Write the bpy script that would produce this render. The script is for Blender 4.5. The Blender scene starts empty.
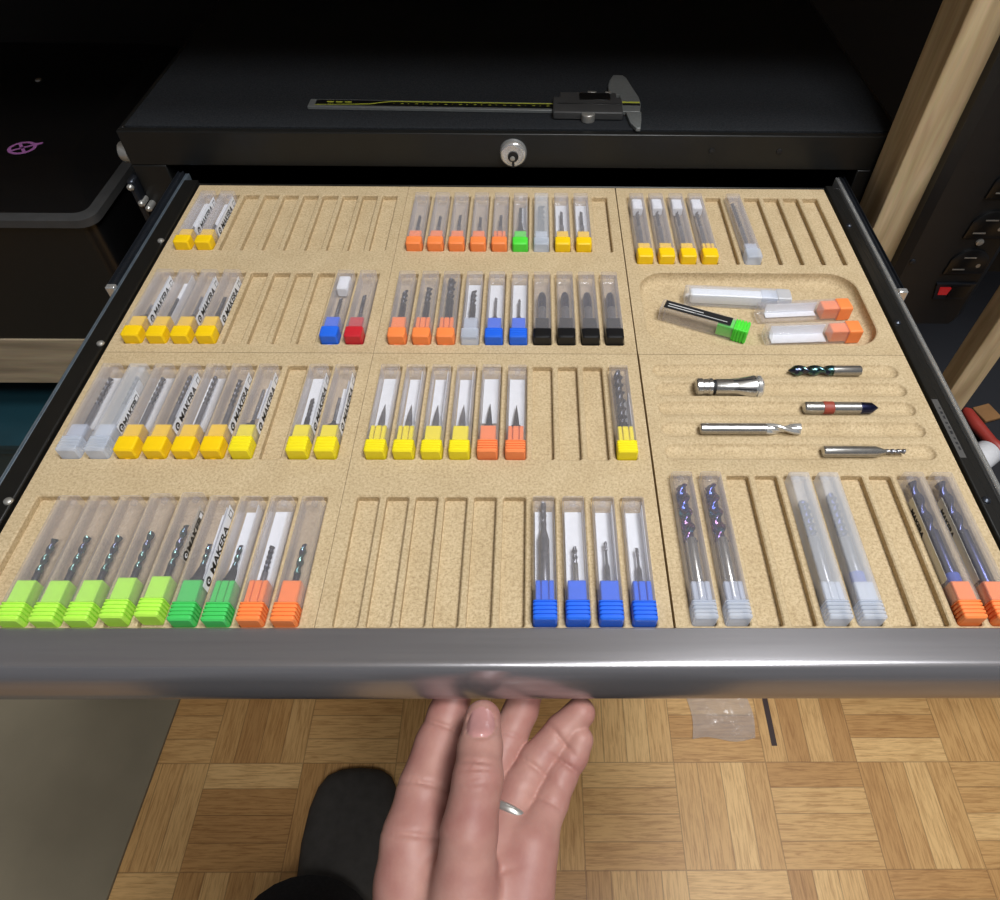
import bpy, bmesh, math, random
import numpy as np
from mathutils import Vector, Matrix
random.seed(7)
PI = math.pi
S = bpy.context.scene
C = S.collection
TZ = 700.0                      # height of the organiser surface above the floor, mm
# ------------------------------------------------------------------ materials
def lin(c):
    return tuple((x/255/12.92 if x/255 <= .04045 else ((x/255+.055)/1.055)**2.4) for x in c)
def newmat(name):
    m = bpy.data.materials.new(name); m.use_nodes = True
    nt = m.node_tree; nt.nodes.clear()
    out = nt.nodes.new('ShaderNodeOutputMaterial')
    return m, nt, out
def N(nt, t, **kw):
    n = nt.nodes.new(t)
    for k, v in kw.items():
        if k in n.inputs: n.inputs[k].default_value = v
        else: setattr(n, k, v)
    return n
def L(nt, a, b): nt.links.new(a, b)
def pbsdf(nt, col, rough, metal=0.0, spec=.5):
    b = nt.nodes.new('ShaderNodeBsdfPrincipled')
    b.inputs['Base Color'].default_value = (*col, 1)
    b.inputs['Roughness'].default_value = rough
    b.inputs['Metallic'].default_value = metal
    b.inputs['Specular IOR Level'].default_value = spec
    return b
def mat(name, rgb, rough=.5, metal=0.0, spec=.5, noise=.06, scale=300, bump=0.0, bscale=None, stretch=(1, 1, 1)):
    """plain surface with a little procedural unevenness"""
    m, nt, out = newmat(name)
    col = lin(rgb)
    b = pbsdf(nt, col, rough, metal, spec)
    tc = N(nt, 'ShaderNodeTexCoord'); mp = N(nt, 'ShaderNodeMapping'); mp.inputs['Scale'].default_value = stretch
    L(nt, tc.outputs['Object'], mp.inputs['Vector'])
    nz = N(nt, 'ShaderNodeTexNoise'); nz.inputs['Scale'].default_value = scale; nz.inputs['Detail'].default_value = 4
    L(nt, mp.outputs[0], nz.inputs['Vector'])
    cr = N(nt, 'ShaderNodeValToRGB')
    cr.color_ramp.elements[0].position = .3; cr.color_ramp.elements[1].position = .7
    cr.color_ramp.elements[0].color = (*[x*(1-noise) for x in col], 1)
    cr.color_ramp.elements[1].color = (*[min(1, x*(1+noise)) for x in col], 1)
    L(nt, nz.outputs['Fac'], cr.inputs[0]); L(nt, cr.outputs[0], b.inputs['Base Color'])
    if bump:
        bp = N(nt, 'ShaderNodeBump'); bp.inputs['Strength'].default_value = bump; bp.inputs['Distance'].default_value = .0006
        if bscale:
            n2 = N(nt, 'ShaderNodeTexNoise'); n2.inputs['Scale'].default_value = bscale; n2.inputs['Detail'].default_value = 3
            L(nt, mp.outputs[0], n2.inputs['Vector']); L(nt, n2.outputs['Fac'], bp.inputs['Height'])
        else: L(nt, nz.outputs['Fac'], bp.inputs['Height'])
        L(nt, bp.outputs[0], b.inputs['Normal'])
    L(nt, b.outputs[0], out.inputs[0])
    return m
def clear_plastic(name, tint, a0, a1, rough, gloss=.03, edge=.3):
    """thin plastic: mostly see-through, hazier and glossier at grazing angles"""
    m, nt, out = newmat(name)
    b = pbsdf(nt, lin(tint), .4)
    b.inputs['Subsurface Weight'].default_value = 0
    tl = N(nt, 'ShaderNodeBsdfTranslucent'); tl.inputs[0].default_value = (*lin(tint), 1)
    hz = N(nt, 'ShaderNodeMixShader'); hz.inputs[0].default_value = .22; L(nt, b.outputs[0], hz.inputs[1]); L(nt, tl.outputs[0], hz.inputs[2])
    tr = N(nt, 'ShaderNodeBsdfTransparent'); tr.inputs[0].default_value = (.99, .988, .992, 1)
    lw = N(nt, 'ShaderNodeLayerWeight'); lw.inputs['Blend'].default_value = .5
    pw = N(nt, 'ShaderNodeMath', operation='POWER'); L(nt, lw.outputs['Facing'], pw.inputs[0]); pw.inputs[1].default_value = 3
    mr = N(nt, 'ShaderNodeMapRange'); mr.inputs['To Min'].default_value = a0; mr.inputs['To Max'].default_value = a1
    L(nt, pw.outputs[0], mr.inputs['Value'])
    mx = N(nt, 'ShaderNodeMixShader'); L(nt, mr.outputs[0], mx.inputs[0]); L(nt, tr.outputs[0], mx.inputs[1]); L(nt, hz.outputs[0], mx.inputs[2])
    gl = N(nt, 'ShaderNodeBsdfGlossy'); gl.inputs['Roughness'].default_value = rough
    g2 = N(nt, 'ShaderNodeMapRange'); g2.inputs['To Min'].default_value = gloss; g2.inputs['To Max'].default_value = edge
    L(nt, pw.outputs[0], g2.inputs['Value'])
    m2 = N(nt, 'ShaderNodeMixShader'); L(nt, g2.outputs[0], m2.inputs[0]); L(nt, mx.outputs[0], m2.inputs[1]); L(nt, gl.outputs[0], m2.inputs[2])
    L(nt, m2.outputs[0], out.inputs[0])
    return m
def mdf_material():
    m, nt, out = newmat('mdf board')
    b = pbsdf(nt, (.5, .4, .25), .75, 0, .25)
    tc = N(nt, 'ShaderNodeTexCoord')
    n1 = N(nt, 'ShaderNodeTexNoise'); n1.inputs['Scale'].default_value = 620; n1.inputs['Detail'].default_value = 5; n1.inputs['Roughness'].default_value = .7
    n2 = N(nt, 'ShaderNodeTexNoise'); n2.inputs['Scale'].default_value = 45; n2.inputs['Detail'].default_value = 4
    n3 = N(nt, 'ShaderNodeTexNoise'); n3.inputs['Scale'].default_value = 1100; n3.inputs['Detail'].default_value = 2
    for n in (n1, n2, n3): L(nt, tc.outputs['Object'], n.inputs['Vector'])
    c1 = N(nt, 'ShaderNodeValToRGB'); e = c1.color_ramp.elements
    e[0].position = .33; e[0].color = (*lin((172, 150, 116)), 1); e[1].position = .62; e[1].color = (*lin((206, 186, 151)), 1)
    el = c1.color_ramp.elements.new(.48); el.color = (*lin((193, 172, 136)), 1)
    L(nt, n1.outputs['Fac'], c1.inputs[0])
    mx = N(nt, 'ShaderNodeMix', data_type='RGBA', blend_type='MULTIPLY'); mx.inputs['Factor'].default_value = 1
    c2 = N(nt, 'ShaderNodeValToRGB'); e = c2.color_ramp.elements
    e[0].position = .3; e[0].color = (.9, .88, .85, 1); e[1].position = .7; e[1].color = (1, 1, 1, 1)
    L(nt, n2.outputs['Fac'], c2.inputs[0]); L(nt, c1.outputs[0], mx.inputs[6]); L(nt, c2.outputs[0], mx.inputs[7])
    m3 = N(nt, 'ShaderNodeMix', data_type='RGBA', blend_type='MULTIPLY'); m3.inputs['Factor'].default_value = 1
    c3 = N(nt, 'ShaderNodeValToRGB'); e = c3.color_ramp.elements
    e[0].position = .34; e[0].color = (.8, .77, .73, 1); e[1].position = .44; e[1].color = (1, 1, 1, 1)
    L(nt, n3.outputs['Fac'], c3.inputs[0]); L(nt, mx.outputs[2], m3.inputs[6]); L(nt, c3.outputs[0], m3.inputs[7])
    L(nt, m3.outputs[2], b.inputs['Base Color'])
    bp = N(nt, 'ShaderNodeBump'); bp.inputs['Strength'].default_value = .15; bp.inputs['Distance'].default_value = .0003
    L(nt, n1.outputs['Fac'], bp.inputs['Height']); L(nt, bp.outputs[0], b.inputs['Normal'])
    L(nt, b.outputs[0], out.inputs[0])
    return m
def wood_material(name, dark, light, axis=2, scale=14):
    m, nt, out = newmat(name)
    b = pbsdf(nt, lin(light), .6, 0, .3)
    tc = N(nt, 'ShaderNodeTexCoord'); mp = N(nt, 'ShaderNodeMapping')
    sc = [6, 6, 6]; sc[axis] = .55; mp.inputs['Scale'].default_value = sc
    L(nt, tc.outputs['Object'], mp.inputs['Vector'])
    n1 = N(nt, 'ShaderNodeTexNoise'); n1.inputs['Scale'].default_value = scale; n1.inputs['Detail'].default_value = 6; n1.inputs['Distortion'].default_value = .8
    L(nt, mp.outputs[0], n1.inputs['Vector'])
    cr = N(nt, 'ShaderNodeValToRGB'); e = cr.color_ramp.elements
    e[0].position = .3; e[0].color = (*lin(dark), 1); e[1].position = .68; e[1].color = (*lin(light), 1)
    L(nt, n1.outputs['Fac'], cr.inputs[0])
    n2 = N(nt, 'ShaderNodeTexNoise'); n2.inputs['Scale'].default_value = 90; n2.inputs['Detail'].default_value = 3
    L(nt, mp.outputs[0], n2.inputs['Vector'])
    mx = N(nt, 'ShaderNodeMix', data_type='RGBA', blend_type='MULTIPLY'); mx.inputs['Factor'].default_value = .2
    L(nt, cr.outputs[0], mx.inputs[6]); L(nt, n2.outputs['Color'], mx.inputs[7])
    L(nt, mx.outputs[2], b.inputs['Base Color']); L(nt, b.outputs[0], out.inputs[0])
    return m
def parquet_material():
    m, nt, out = newmat('oak mosaic parquet')
    def M(op, a, b=None, c=None):
        n = nt.nodes.new('ShaderNodeMath'); n.operation = op
        for i, v in enumerate((a, b, c)):
            if v is None: continue
            if isinstance(v, (int, float)): n.inputs[i].default_value = v
            else: L(nt, v, n.inputs[i])
        return n.outputs[0]
    tc = N(nt, 'ShaderNodeTexCoord'); sp = N(nt, 'ShaderNodeSeparateXYZ'); L(nt, tc.outputs['Object'], sp.inputs[0])
    bs = .1285
    u = M('DIVIDE', M('SUBTRACT', sp.outputs[0], .197), bs); v = M('DIVIDE', M('SUBTRACT', sp.outputs[1], .134), bs)
    cu, cv = M('FLOOR', u), M('FLOOR', v); fu, fv = M('SUBTRACT', u, cu), M('SUBTRACT', v, cv)
    par = M('FLOORED_MODULO', M('ADD', cu, cv), 2.0)
    t = M('ADD', M('MULTIPLY', fu, M('SUBTRACT', 1.0, par)), M('MULTIPLY', fv, par))
    s = M('ADD', M('MULTIPLY', fv, M('SUBTRACT', 1.0, par)), M('MULTIPLY', fu, par))
    t4 = M('MULTIPLY', t, 4.0); fid = M('FLOOR', t4); ft = M('SUBTRACT', t4, fid)
    idv = N(nt, 'ShaderNodeCombineXYZ'); L(nt, cu, idv.inputs[0]); L(nt, cv, idv.inputs[1]); L(nt, fid, idv.inputs[2])
    wn = N(nt, 'ShaderNodeTexWhiteNoise'); L(nt, idv.outputs[0], wn.inputs['Vector'])
    cr = N(nt, 'ShaderNodeValToRGB'); e = cr.color_ramp.elements
    e[0].position = 0; e[0].color = (*lin((192, 144, 88)), 1); e[1].position = 1; e[1].color = (*lin((236, 194, 132)), 1)
    for p_, c_ in ((.25, (206, 158, 98)), (.5, (214, 168, 108)), (.75, (220, 175, 114))):
        el = e.new(p_); el.color = (*lin(c_), 1)
    L(nt, wn.outputs['Value'], cr.inputs[0])
    gv = N(nt, 'ShaderNodeCombineXYZ'); L(nt, M('MULTIPLY', t, 24.0), gv.inputs[0]); L(nt, M('ADD', M('MULTIPLY', s, 1.6), M('MULTIPLY', wn.outputs['Value'], 40.0)), gv.inputs[1]); L(nt, M('MULTIPLY', wn.outputs['Value'], 17.0), gv.inputs[2])
    gn = N(nt, 'ShaderNodeTexNoise'); gn.inputs['Scale'].default_value = 2.2; gn.inputs['Detail'].default_value = 5; gn.inputs['Roughness'].default_value = .65; gn.inputs['Distortion'].default_value = .5
    L(nt, gv.outputs[0], gn.inputs['Vector'])
    gr = N(nt, 'ShaderNodeValToRGB'); e = gr.color_ramp.elements
    e[0].position = .34; e[0].color = (.6, .5, .4, 1); e[1].position = .56; e[1].color = (1.0, 1.0, 1.0, 1)
    L(nt, gn.outputs['Fac'], gr.inputs[0])
    mx = N(nt, 'ShaderNodeMix', data_type='RGBA', blend_type='MULTIPLY'); mx.inputs['Factor'].default_value = .8
    L(nt, cr.outputs[0], mx.inputs[6]); L(nt, gr.outputs[0], mx.inputs[7])
    g1 = M('GREATER_THAN', M('ABSOLUTE', M('SUBTRACT', ft, .5)), .478)
    g2 = M('GREATER_THAN', M('ABSOLUTE', M('SUBTRACT', s, .5)), .494)
    gap = M('MAXIMUM', g1, g2)
    # one dark gap left where a filler strip is missing
    sx = M('LESS_THAN', M('ABSOLUTE', M('SUBTRACT', sp.outputs[0], .343)), .004)
    sy = M('MULTIPLY', M('GREATER_THAN', sp.outputs[1], .284), M('LESS_THAN', sp.outputs[1], .389))
    m2 = N(nt, 'ShaderNodeMix', data_type='RGBA'); L(nt, M('MULTIPLY', gap, .4), m2.inputs[0]); L(nt, mx.outputs[2], m2.inputs[6]); m2.inputs[7].default_value = (*lin((84, 56, 32)), 1)
    m3 = N(nt, 'ShaderNodeMix', data_type='RGBA'); L(nt, M('MULTIPLY', sx, sy), m3.inputs[0]); L(nt, m2.outputs[2], m3.inputs[6]); m3.inputs[7].default_value = (*lin((58, 40, 38)), 1)
    b = pbsdf(nt, (.4, .3, .2), .42, 0, .4)
    L(nt, m3.outputs[2], b.inputs['Base Color'])
    L(nt, b.outputs[0], out.inputs[0])
    return m
def iridescent(name, cols, scale):
    m, nt, out = newmat(name)
    b = pbsdf(nt, (.3, .3, .4), .22, 1.0)
    tc = N(nt, 'ShaderNodeTexCoord'); nz = N(nt, 'ShaderNodeTexNoise'); nz.inputs['Scale'].default_value = scale; nz.inputs['Detail'].default_value = 1
    L(nt, tc.outputs['Object'], nz.inputs['Vector'])
    cr = N(nt, 'ShaderNodeValToRGB'); e = cr.color_ramp.elements
    e[0].position = .3; e[0].color = (*lin(cols[0]), 1); e[1].position = .7; e[1].color = (*lin(cols[-1]), 1)
    for i, c in enumerate(cols[1:-1]):
        el = e.new(.3+.4*(i+1)/(len(cols)-1)); el.color = (*lin(c), 1)
    L(nt, nz.outputs['Fac'], cr.inputs[0]); L(nt, cr.outputs[0], b.inputs['Base Color']); L(nt, b.outputs[0], out.inputs[0])
    return m
def skin_material():
    m, nt, out = newmat('skin')
    b = pbsdf(nt, lin((168, 122, 112)), .48, 0, .35)
    b.inputs['Subsurface Weight'].default_value = .12
    b.inputs['Subsurface Radius'].default_value = (.006, .0025, .0015)
    tc = N(nt, 'ShaderNodeTexCoord')
    n1 = N(nt, 'ShaderNodeTexNoise'); n1.inputs['Scale'].default_value = 45; n1.inputs['Detail'].default_value = 5
    L(nt, tc.outputs['Object'], n1.inputs['Vector'])
    cr = N(nt, 'ShaderNodeValToRGB'); e = cr.color_ramp.elements
    e[0].position = .3; e[0].color = (*lin((155, 105, 97)), 1); e[1].position = .7; e[1].color = (*lin((179, 136, 124)), 1)
    L(nt, n1.outputs['Fac'], cr.inputs[0]); L(nt, cr.outputs[0], b.inputs['Base Color'])
    n2 = N(nt, 'ShaderNodeTexNoise'); n2.inputs['Scale'].default_value = 700; n2.inputs['Detail'].default_value = 3
    L(nt, tc.outputs['Object'], n2.inputs['Vector'])
    bp = N(nt, 'ShaderNodeBump'); bp.inputs['Strength'].default_value = .12; bp.inputs['Distance'].default_value = .0005
    L(nt, n2.outputs['Fac'], bp.inputs['Height']); L(nt, bp.outputs[0], b.inputs['Normal'])
    L(nt, b.outputs[0], out.inputs[0])
    return m
MT = dict(
    mdf=mdf_material(), parquet=parquet_material(), skin=skin_material(),
    nail=mat('finger nail', (186, 136, 132), .2, noise=.04, scale=200),
    post=wood_material('rough pine', (168, 144, 108), (214, 192, 154), 2),
    rail=wood_material('weathered pine', (144, 130, 108), (184, 168, 140), 0),
    chest=mat('black powder coat', (26, 26, 25), .38, spec=.4, noise=.1, scale=60, bump=.08, bscale=900),
    foam=mat('black foam', (40, 42, 45), .95, spec=.15, noise=.35, scale=700, bump=.6),
    drawer=mat('black drawer paint', (24, 23, 21), .35, spec=.4, noise=.1, scale=80),
    alu=mat('brushed aluminium', (164, 162, 165), .24, .78, noise=.07, scale=60, stretch=(.15, 6, 6), bump=.012),
    rail_steel=mat('oiled slide steel', (150, 164, 176), .33, .8, noise=.1, scale=120),
    dark_steel=mat('blackened slide steel', (62, 66, 74), .33, .8, noise=.1, scale=120),
    chrome=mat('chrome', (222, 222, 220), .2, .75, noise=.04, scale=200),
    zinc=mat('zinc', (186, 184, 178), .35, .7, noise=.08, scale=300),
    black=mat('black plastic', (22, 22, 23), .45, noise=.1, scale=120, bump=.05),
    gloss_black=mat('gloss black plastic', (16, 16, 17), .3, noise=.1, scale=90),
    white=mat('white paper', (236, 238, 244), .7, noise=.02, scale=200),
    cream=mat('cream label paper', (224, 220, 205), .7, noise=.03, scale=200),
    ink=mat('black ink', (18, 18, 20), .6, noise=.02),
    whiteink=mat('white ink', (215, 215, 215), .6, noise=.02),
    tube=clear_plastic('clear plastic tube', (252, 249, 254), .055, .75, .1, .055, .4),
    frost=clear_plastic('frosted plastic tube', (246, 249, 254), .22, .55, .25),
    clearcap=clear_plastic('milky plastic cap', (232, 240, 254), .48, .8, .2),
    film=clear_plastic('crinkled clear film', (235, 235, 232), .22, .7, .15),
    carbide=mat('carbide steel', (140, 140, 146), .28, .8, noise=.15, scale=400),
    bright=mat('ground steel shank', (190, 188, 184), .24, .9, noise=.08, scale=300),
    dark=mat('dark coated carbide', (66, 67, 75), .3, .8, noise=.2, scale=400),
    bluecoat=mat('blue coated carbide', (62, 66, 104), .3, 1.0, noise=.25, scale=300),
    collar_red=mat('red brown band', (150, 62, 46), .5, noise=.1),
    collar_blue=mat('blue plastic collar', (52, 78, 170), .45, noise=.06),
    collar_black=mat('black rubber collar', (26, 27, 30), .6, noise=.06),
    irid=iridescent('teal rainbow coating', [(70, 104, 116), (112, 150, 140), (74, 84, 112), (110, 108, 128)], 260),
    iridp=iridescent('blue purple rainbow coating', [(70, 62, 120), (60, 90, 170), (150, 100, 140), (70, 70, 110), (90, 160, 190)], 150),
    teal=mat('dark teal plastic', (20, 56, 66), .5, noise=.1, scale=20),
    slate=mat('slate blue plastic', (20, 22, 28), .6, noise=.1, scale=20),
    mat_beige=mat('beige mat', (136, 126, 106), .85, spec=.2, noise=.1, scale=9, bump=.1, bscale=300),
    rubber=mat('dark shoe felt', (74, 71, 68), .8, spec=.2, noise=.12, scale=80, bump=.2),
    trouser=mat('charcoal trouser cloth', (42, 42, 44), .9, spec=.1, noise=.15, scale=300, bump=.3),
    wall=mat('charcoal painted wall', (30, 29, 28), .8, noise=.03, scale=5),
    ceil=mat('white painted ceiling', (210, 205, 196), .85, noise=.02, scale=5),
    purple=mat('purple sticker print', (190, 120, 190), .5, noise=.05),
    caliper_line=mat('yellow green print', (190, 196, 70), .5, noise=.04),
    jaw=mat('satin caliper steel', (128, 131, 130), .42, .35, noise=.08, scale=300),
    ocher=mat('ochre cardboard', (124, 88, 50), .8, noise=.12, scale=60),
    red=mat('red handle plastic', (150, 52, 44), .45, noise=.06),
    sticker=mat('grey sticker', (72, 70, 68), .6, noise=.04),
    rimgrey=mat('plain grey rim', (62, 62, 62), .5, noise=.1, scale=60),  # even grey, lighter than the black plastics
    roll=mat('white translucent roll', (205, 205, 208), .4, noise=.03),
)
def emit_red():
    m, nt, out = newmat('lit red rocker')
    b = pbsdf(nt, lin((80, 10, 12)), .25)
    b.inputs['Emission Color'].default_value = (1, .03, .03, 1); b.inputs['Emission Strength'].default_value = .22
    L(nt, b.outputs[0], out.inputs[0]); return m
MT['lit'] = emit_red()
CAPS = dict(yellow=(246, 203, 18), lemon=(240, 222, 34), orange=(248, 138, 74), tangerine=(247, 140, 84), lime=(184, 240, 84), green=(72, 200, 98),
            leaf=(84, 222, 66), blue=(38, 104, 226), red=(196, 40, 50), black=(20, 20, 22))
for k, c in CAPS.items(): MT['cap_'+k] = mat(k+' cap plastic', c, .38, spec=.4, noise=.03, scale=200)
MT['cap_clear'] = MT['clearcap']
# ------------------------------------------------------------------ mesh helpers (all lengths in millimetres)
class MB:
    def __init__(s): s.v = []; s.f = []; s.mi = []
    def add(s, vs, fs, mi=0):
        o = len(s.v); s.v += [tuple(p) for p in vs]
        for f in fs: s.f.append([i+o for i in f]); s.mi.append(mi)
    def loft(s, rings, mi=0, cap=(True, True), close=True):
        n = len(rings[0]); vs = [p for r in rings for p in r]; fs = []
        for k in range(len(rings)-1):
            for i in range(n if close else n-1):
                j = (i+1) % n
                fs.append((k*n+i, k*n+j, (k+1)*n+j, (k+1)*n+i))
        if cap[0]: fs.append(tuple(range(n))[::-1])
        if cap[1]: fs.append(tuple((len(rings)-1)*n+i for i in range(n)))
        s.add(vs, fs, mi); return s
    def box(s, x0, x1, y0, y1, z0, z1, mi=0):
        vs = [(x, y, z) for z in (z0, z1) for y in (y0, y1) for x in (x0, x1)]
        s.add(vs, [(0, 2, 3, 1), (4, 5, 7, 6), (0, 1, 5, 4), (2, 6, 7, 3), (0, 4, 6, 2), (1, 3, 7, 5)], mi); return s
    def lathe(s, prof, o=(0, 0, 0), axis='y', seg=20, mi=0):
        rings = []
        for t, r in prof:
            ring = []
            for k in range(seg):
                a = 2*PI*k/seg; c, d = r*math.cos(a), r*math.sin(a)
                p = {'y': (c, t, -d), 'x': (t, c, d), 'z': (c, d, t)}[axis]
                ring.append((p[0]+o[0], p[1]+o[1], p[2]+o[2]))
            rings.append(ring)
        return s.loft(rings, mi)
    def flute(s, t0, t1, r, core, pitch, axis='y', o=(0, 0, 0), n=2, seg=24, taper=1.0, mi=0, step=.9):
        rings = []; m = max(3, int(abs(t1-t0)/step))
        for k in range(m+1):
            t = t0+(t1-t0)*k/m; tw = 2*PI*(t-t0)/pitch; ring = []; kk = 1+(taper-1)*k/m
            for q in range(seg):
                a = 2*PI*q/seg
                rr = (core+(r-core)*max(0, math.cos(n*(a-tw)))**.6 if math.cos(n*(a-tw)) > 0 else core)*kk
                c, d = rr*math.cos(a), rr*math.sin(a)
                p = {'y': (c, t, -d), 'x': (t, c, d)}[axis]
                ring.append((p[0]+o[0], p[1]+o[1], p[2]+o[2]))
            rings.append(ring)
        return s.loft(rings, mi)
    def mesh(s, name, mats, smooth=35):
        me = bpy.data.meshes.new(name)
        me.from_pydata([(x*.001, y*.001, z*.001) for x, y, z in s.v], [], s.f)
        for m in (mats if isinstance(mats, (list, tuple)) else [mats]): me.materials.append(MT[m] if isinstance(m, str) else m)
        for p, i in zip(me.polygons, s.mi): p.material_index = i
        bm = bmesh.new(); bm.from_mesh(me); bmesh.ops.recalc_face_normals(bm, faces=bm.faces); bm.to_mesh(me); bm.free()
        if smooth:
            me.shade_smooth(); me.set_sharp_from_angle(angle=math.radians(smooth))
        me.update(); return me
def obj(name, me, parent=None, loc=(0, 0, 0), rot=(0, 0, 0)):
    o = bpy.data.objects.new(name, me); C.objects.link(o)
    o.location = [v*.001 for v in loc]; o.rotation_euler = rot
    if parent is not None: o.parent = parent
    return o
def tag(o, label=None, cat=None, group=None, kind=None):
    if label: o['label'] = label
    if cat: o['category'] = cat
    if group: o['group'] = group
    if kind: o['kind'] = kind
    return o
def thing(name, label, cat, loc, rotz=0, group=None):
    return tag(obj(name, None, None, loc, (0, 0, rotz)), label, cat, group)
def W(x, y, z=0): return (x, y, z+TZ)
def rsq(y, hx, hz, r, zc=0, n=4, xc=0):
    pts = []
    for cx, cz, a0 in ((1, 1, 0), (-1, 1, PI/2), (-1, -1, PI), (1, -1, 3*PI/2)):
        for k in range(n+1):
            a = a0+PI/2*k/n
            pts.append((xc+cx*(hx-r)+r*math.cos(a), y, zc+cz*(hz-r)+r*math.sin(a)))
    return pts
def rrect(x0, x1, y0, y1, r, z, n=6, off=0):
    pts = []
    for cx, cy, a0 in ((x1-r, y1-r, 0), (x0+r, y1-r, PI/2), (x0+r, y0+r, PI), (x1-r, y0+r, 3*PI/2)):
        for k in range(n+1):
            a = a0+PI/2*k/n; pts.append((cx+(r+off)*math.cos(a), cy+(r+off)*math.sin(a), z))
    return pts
def bevel(o, w=.8, seg=2):
    m = o.modifiers.new('edge', 'BEVEL'); m.width = w*.001; m.segments = seg; m.limit_method = 'ANGLE'; m.angle_limit = math.radians(40)
_text = {}
def text_mesh(txt, size, m='ink'):
    k = (txt, size, m)
    if k in _text: return _text[k]
    cu = bpy.data.curves.new('t', 'FONT'); cu.body = txt; cu.size = size*.001; cu.extrude = .00003; cu.align_x = 'LEFT'; cu.offset = .00022
    o = bpy.data.objects.new('t', cu); C.objects.link(o)
    bpy.context.view_layer.update()
    me = bpy.data.meshes.new_from_object(o.evaluated_get(bpy.context.evaluated_depsgraph_get()))
    bpy.data.objects.remove(o); me.materials.clear(); me.materials.append(MT[m]); me.name = 'lettering'
    _text[k] = me; return me
# ------------------------------------------------------------------ the setting
def struct(name, mb, m): return tag(obj(name, mb.mesh(name, m, 0)), kind='structure')
struct('floor', MB().box(-1800, 1800, -1600, 1200, -30, 0), 'parquet')
struct('wall_back', MB().box(-1800, 1800, 1200, 1240, 0, 2400), 'wall')
struct('ceiling', MB().box(-1800, 1800, -1600, 1240, 2400, 2430), 'ceil')
# ------------------------------------------------------------------ workbench that carries the tool chest
wb = thing('workbench', 'pine workbench frame carrying the black tool chest, with posts beside the power strip', 'workbench', (0, 560, 0))
def wpart(name, x0, x1, y0, y1, z0, z1, m, lab=None):
    me = MB().box((x0-x1)/2, (x1-x0)/2, (y0-y1)/2, (y1-y0)/2, z0-z1, 0).mesh(name, m, 0)
    o = obj(name, me, wb, ((x0+x1)/2, (y0+y1)/2-560, z1+TZ)); bevel(o, 1.2); return tag(o, lab)
wpart('bench_top', -1150, 900, 528, 1150, 250, 288, 'post')  # inferred top, out of view; set low to shade the chest liner
wpart('post', 300.5, 338.5, 530, 571, -700, 250, 'post')
wpart('post', 401, 425.5, 455, 478, -700, 288, 'post', 'thinner pine upright right of the power strip')
wpart('post', -1100, -1062, 530, 571, -700, 250, 'post')
wpart('rail', -1060, 300, 590, 628, -285, -214, 'rail', 'greyish pine rail under the black case')
wpart('shelf_board', -1100, 335, 628.5, 1140, -232, -214, 'rail')
# ------------------------------------------------------------------ tool chest with its open drawer
tc = thing('tool_chest', 'black steel tool chest with its shallow top drawer pulled wide open', 'tool chest', (-18, 575, TZ-214))
def cpart(name, mb, m, lab=None, parent=None, bv=0, smooth=35):          # coordinates are tray coordinates; origin of the chest is subtracted
    mb.v = [(x+18, y-575, z+214) for x, y, z in mb.v]
    o = obj(name, mb.mesh(name, m, smooth), parent or tc)
    if bv: bevel(o, bv)
    return tag(o, lab)
b = MB()
b.box(-355, 319, 575, 582, 8, 39)                       # front bar of the lid tray
b.box(-355, 319, 582, 1090, 10, 36)
b.box(-355, -325, 575, 1090, -214, 8); b.box(289, 319, 575, 1090, -214, 8)
b.box(-325, 289, 1070, 1090, -214, 8); b.box(-325, 289, 575, 1070, -214, -200)
b.box(-325, 289, 575, 1070, -70, -62); b.box(-322, 286, 571, 575, -196, -72)
b.box(-355, 319, 1084, 1090, 36, 70); b.box(-355, -351, 582, 1084, 36, 39); b.box(315, 319, 582, 1084, 36, 39)
cpart('body', b, 'chest', bv=1.0)
cpart('liner', MB().box(-350, 314, 583, 1083, 36.2, 40), 'foam', 'dark speckled foam liner on top of the chest', bv=.6)
b = MB().lathe([(574.9, 12), (571, 11.7), (569, 10.8), (568.2, 9.6), (568.2, 8.4), (568.8, 8.1)], (-18, 0, 23), 'y', 32)
lk = cpart('lock', b, 'chrome', 'round chrome key lock')
cpart('keyhole', MB().lathe([(568.9, 4.6), (567.7, 4.6), (567.7, 3)], (-18, 0, 22), 'y', 20).box(-19, -17, 567.4, 568, 12.5, 19), 'ink', 'dark keyhole', lk)
cpart('key_plug', MB().lathe([(567.9, 2.3), (567.2, 2.0), (566.8, 1)], (-18.5, 0, 20.6), 'y', 14), 'zinc', None, lk)
for x in (155, 214): cpart('screw', MB().lathe([(575.2, 2.7), (574.3, 2.5), (574, 1.2)], (x, 0, 25), 'y', 12), 'ink', 'dark disc standing in for a shaded hole in the front bar')  # black discs stand in for the shade inside two open holes
# corner stay at the left front
b = MB(); lt = MB()
b.box(-362, -355.5, 566, 592, -58, -2)
lat = cpart('latch', b, 'dark_steel', 'steel corner latch with bolts', bv=2.5)
cpart('pivot_bolt', MB().lathe([(-355, 9.5), (-360, 9.5), (-363, 8), (-364.5, 5), (-365, 2)], (0, 584, 16), 'x', 20), 'zinc', None, lat)
for x, z in ((-359.5, -8), (-356.5, -24), (-352, -29)): cpart('rivet', MB().lathe([(575, 3), (564.5, 3), (563, 1.5)], (x, 0, z), 'y', 12), 'zinc', None, lat)
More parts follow.
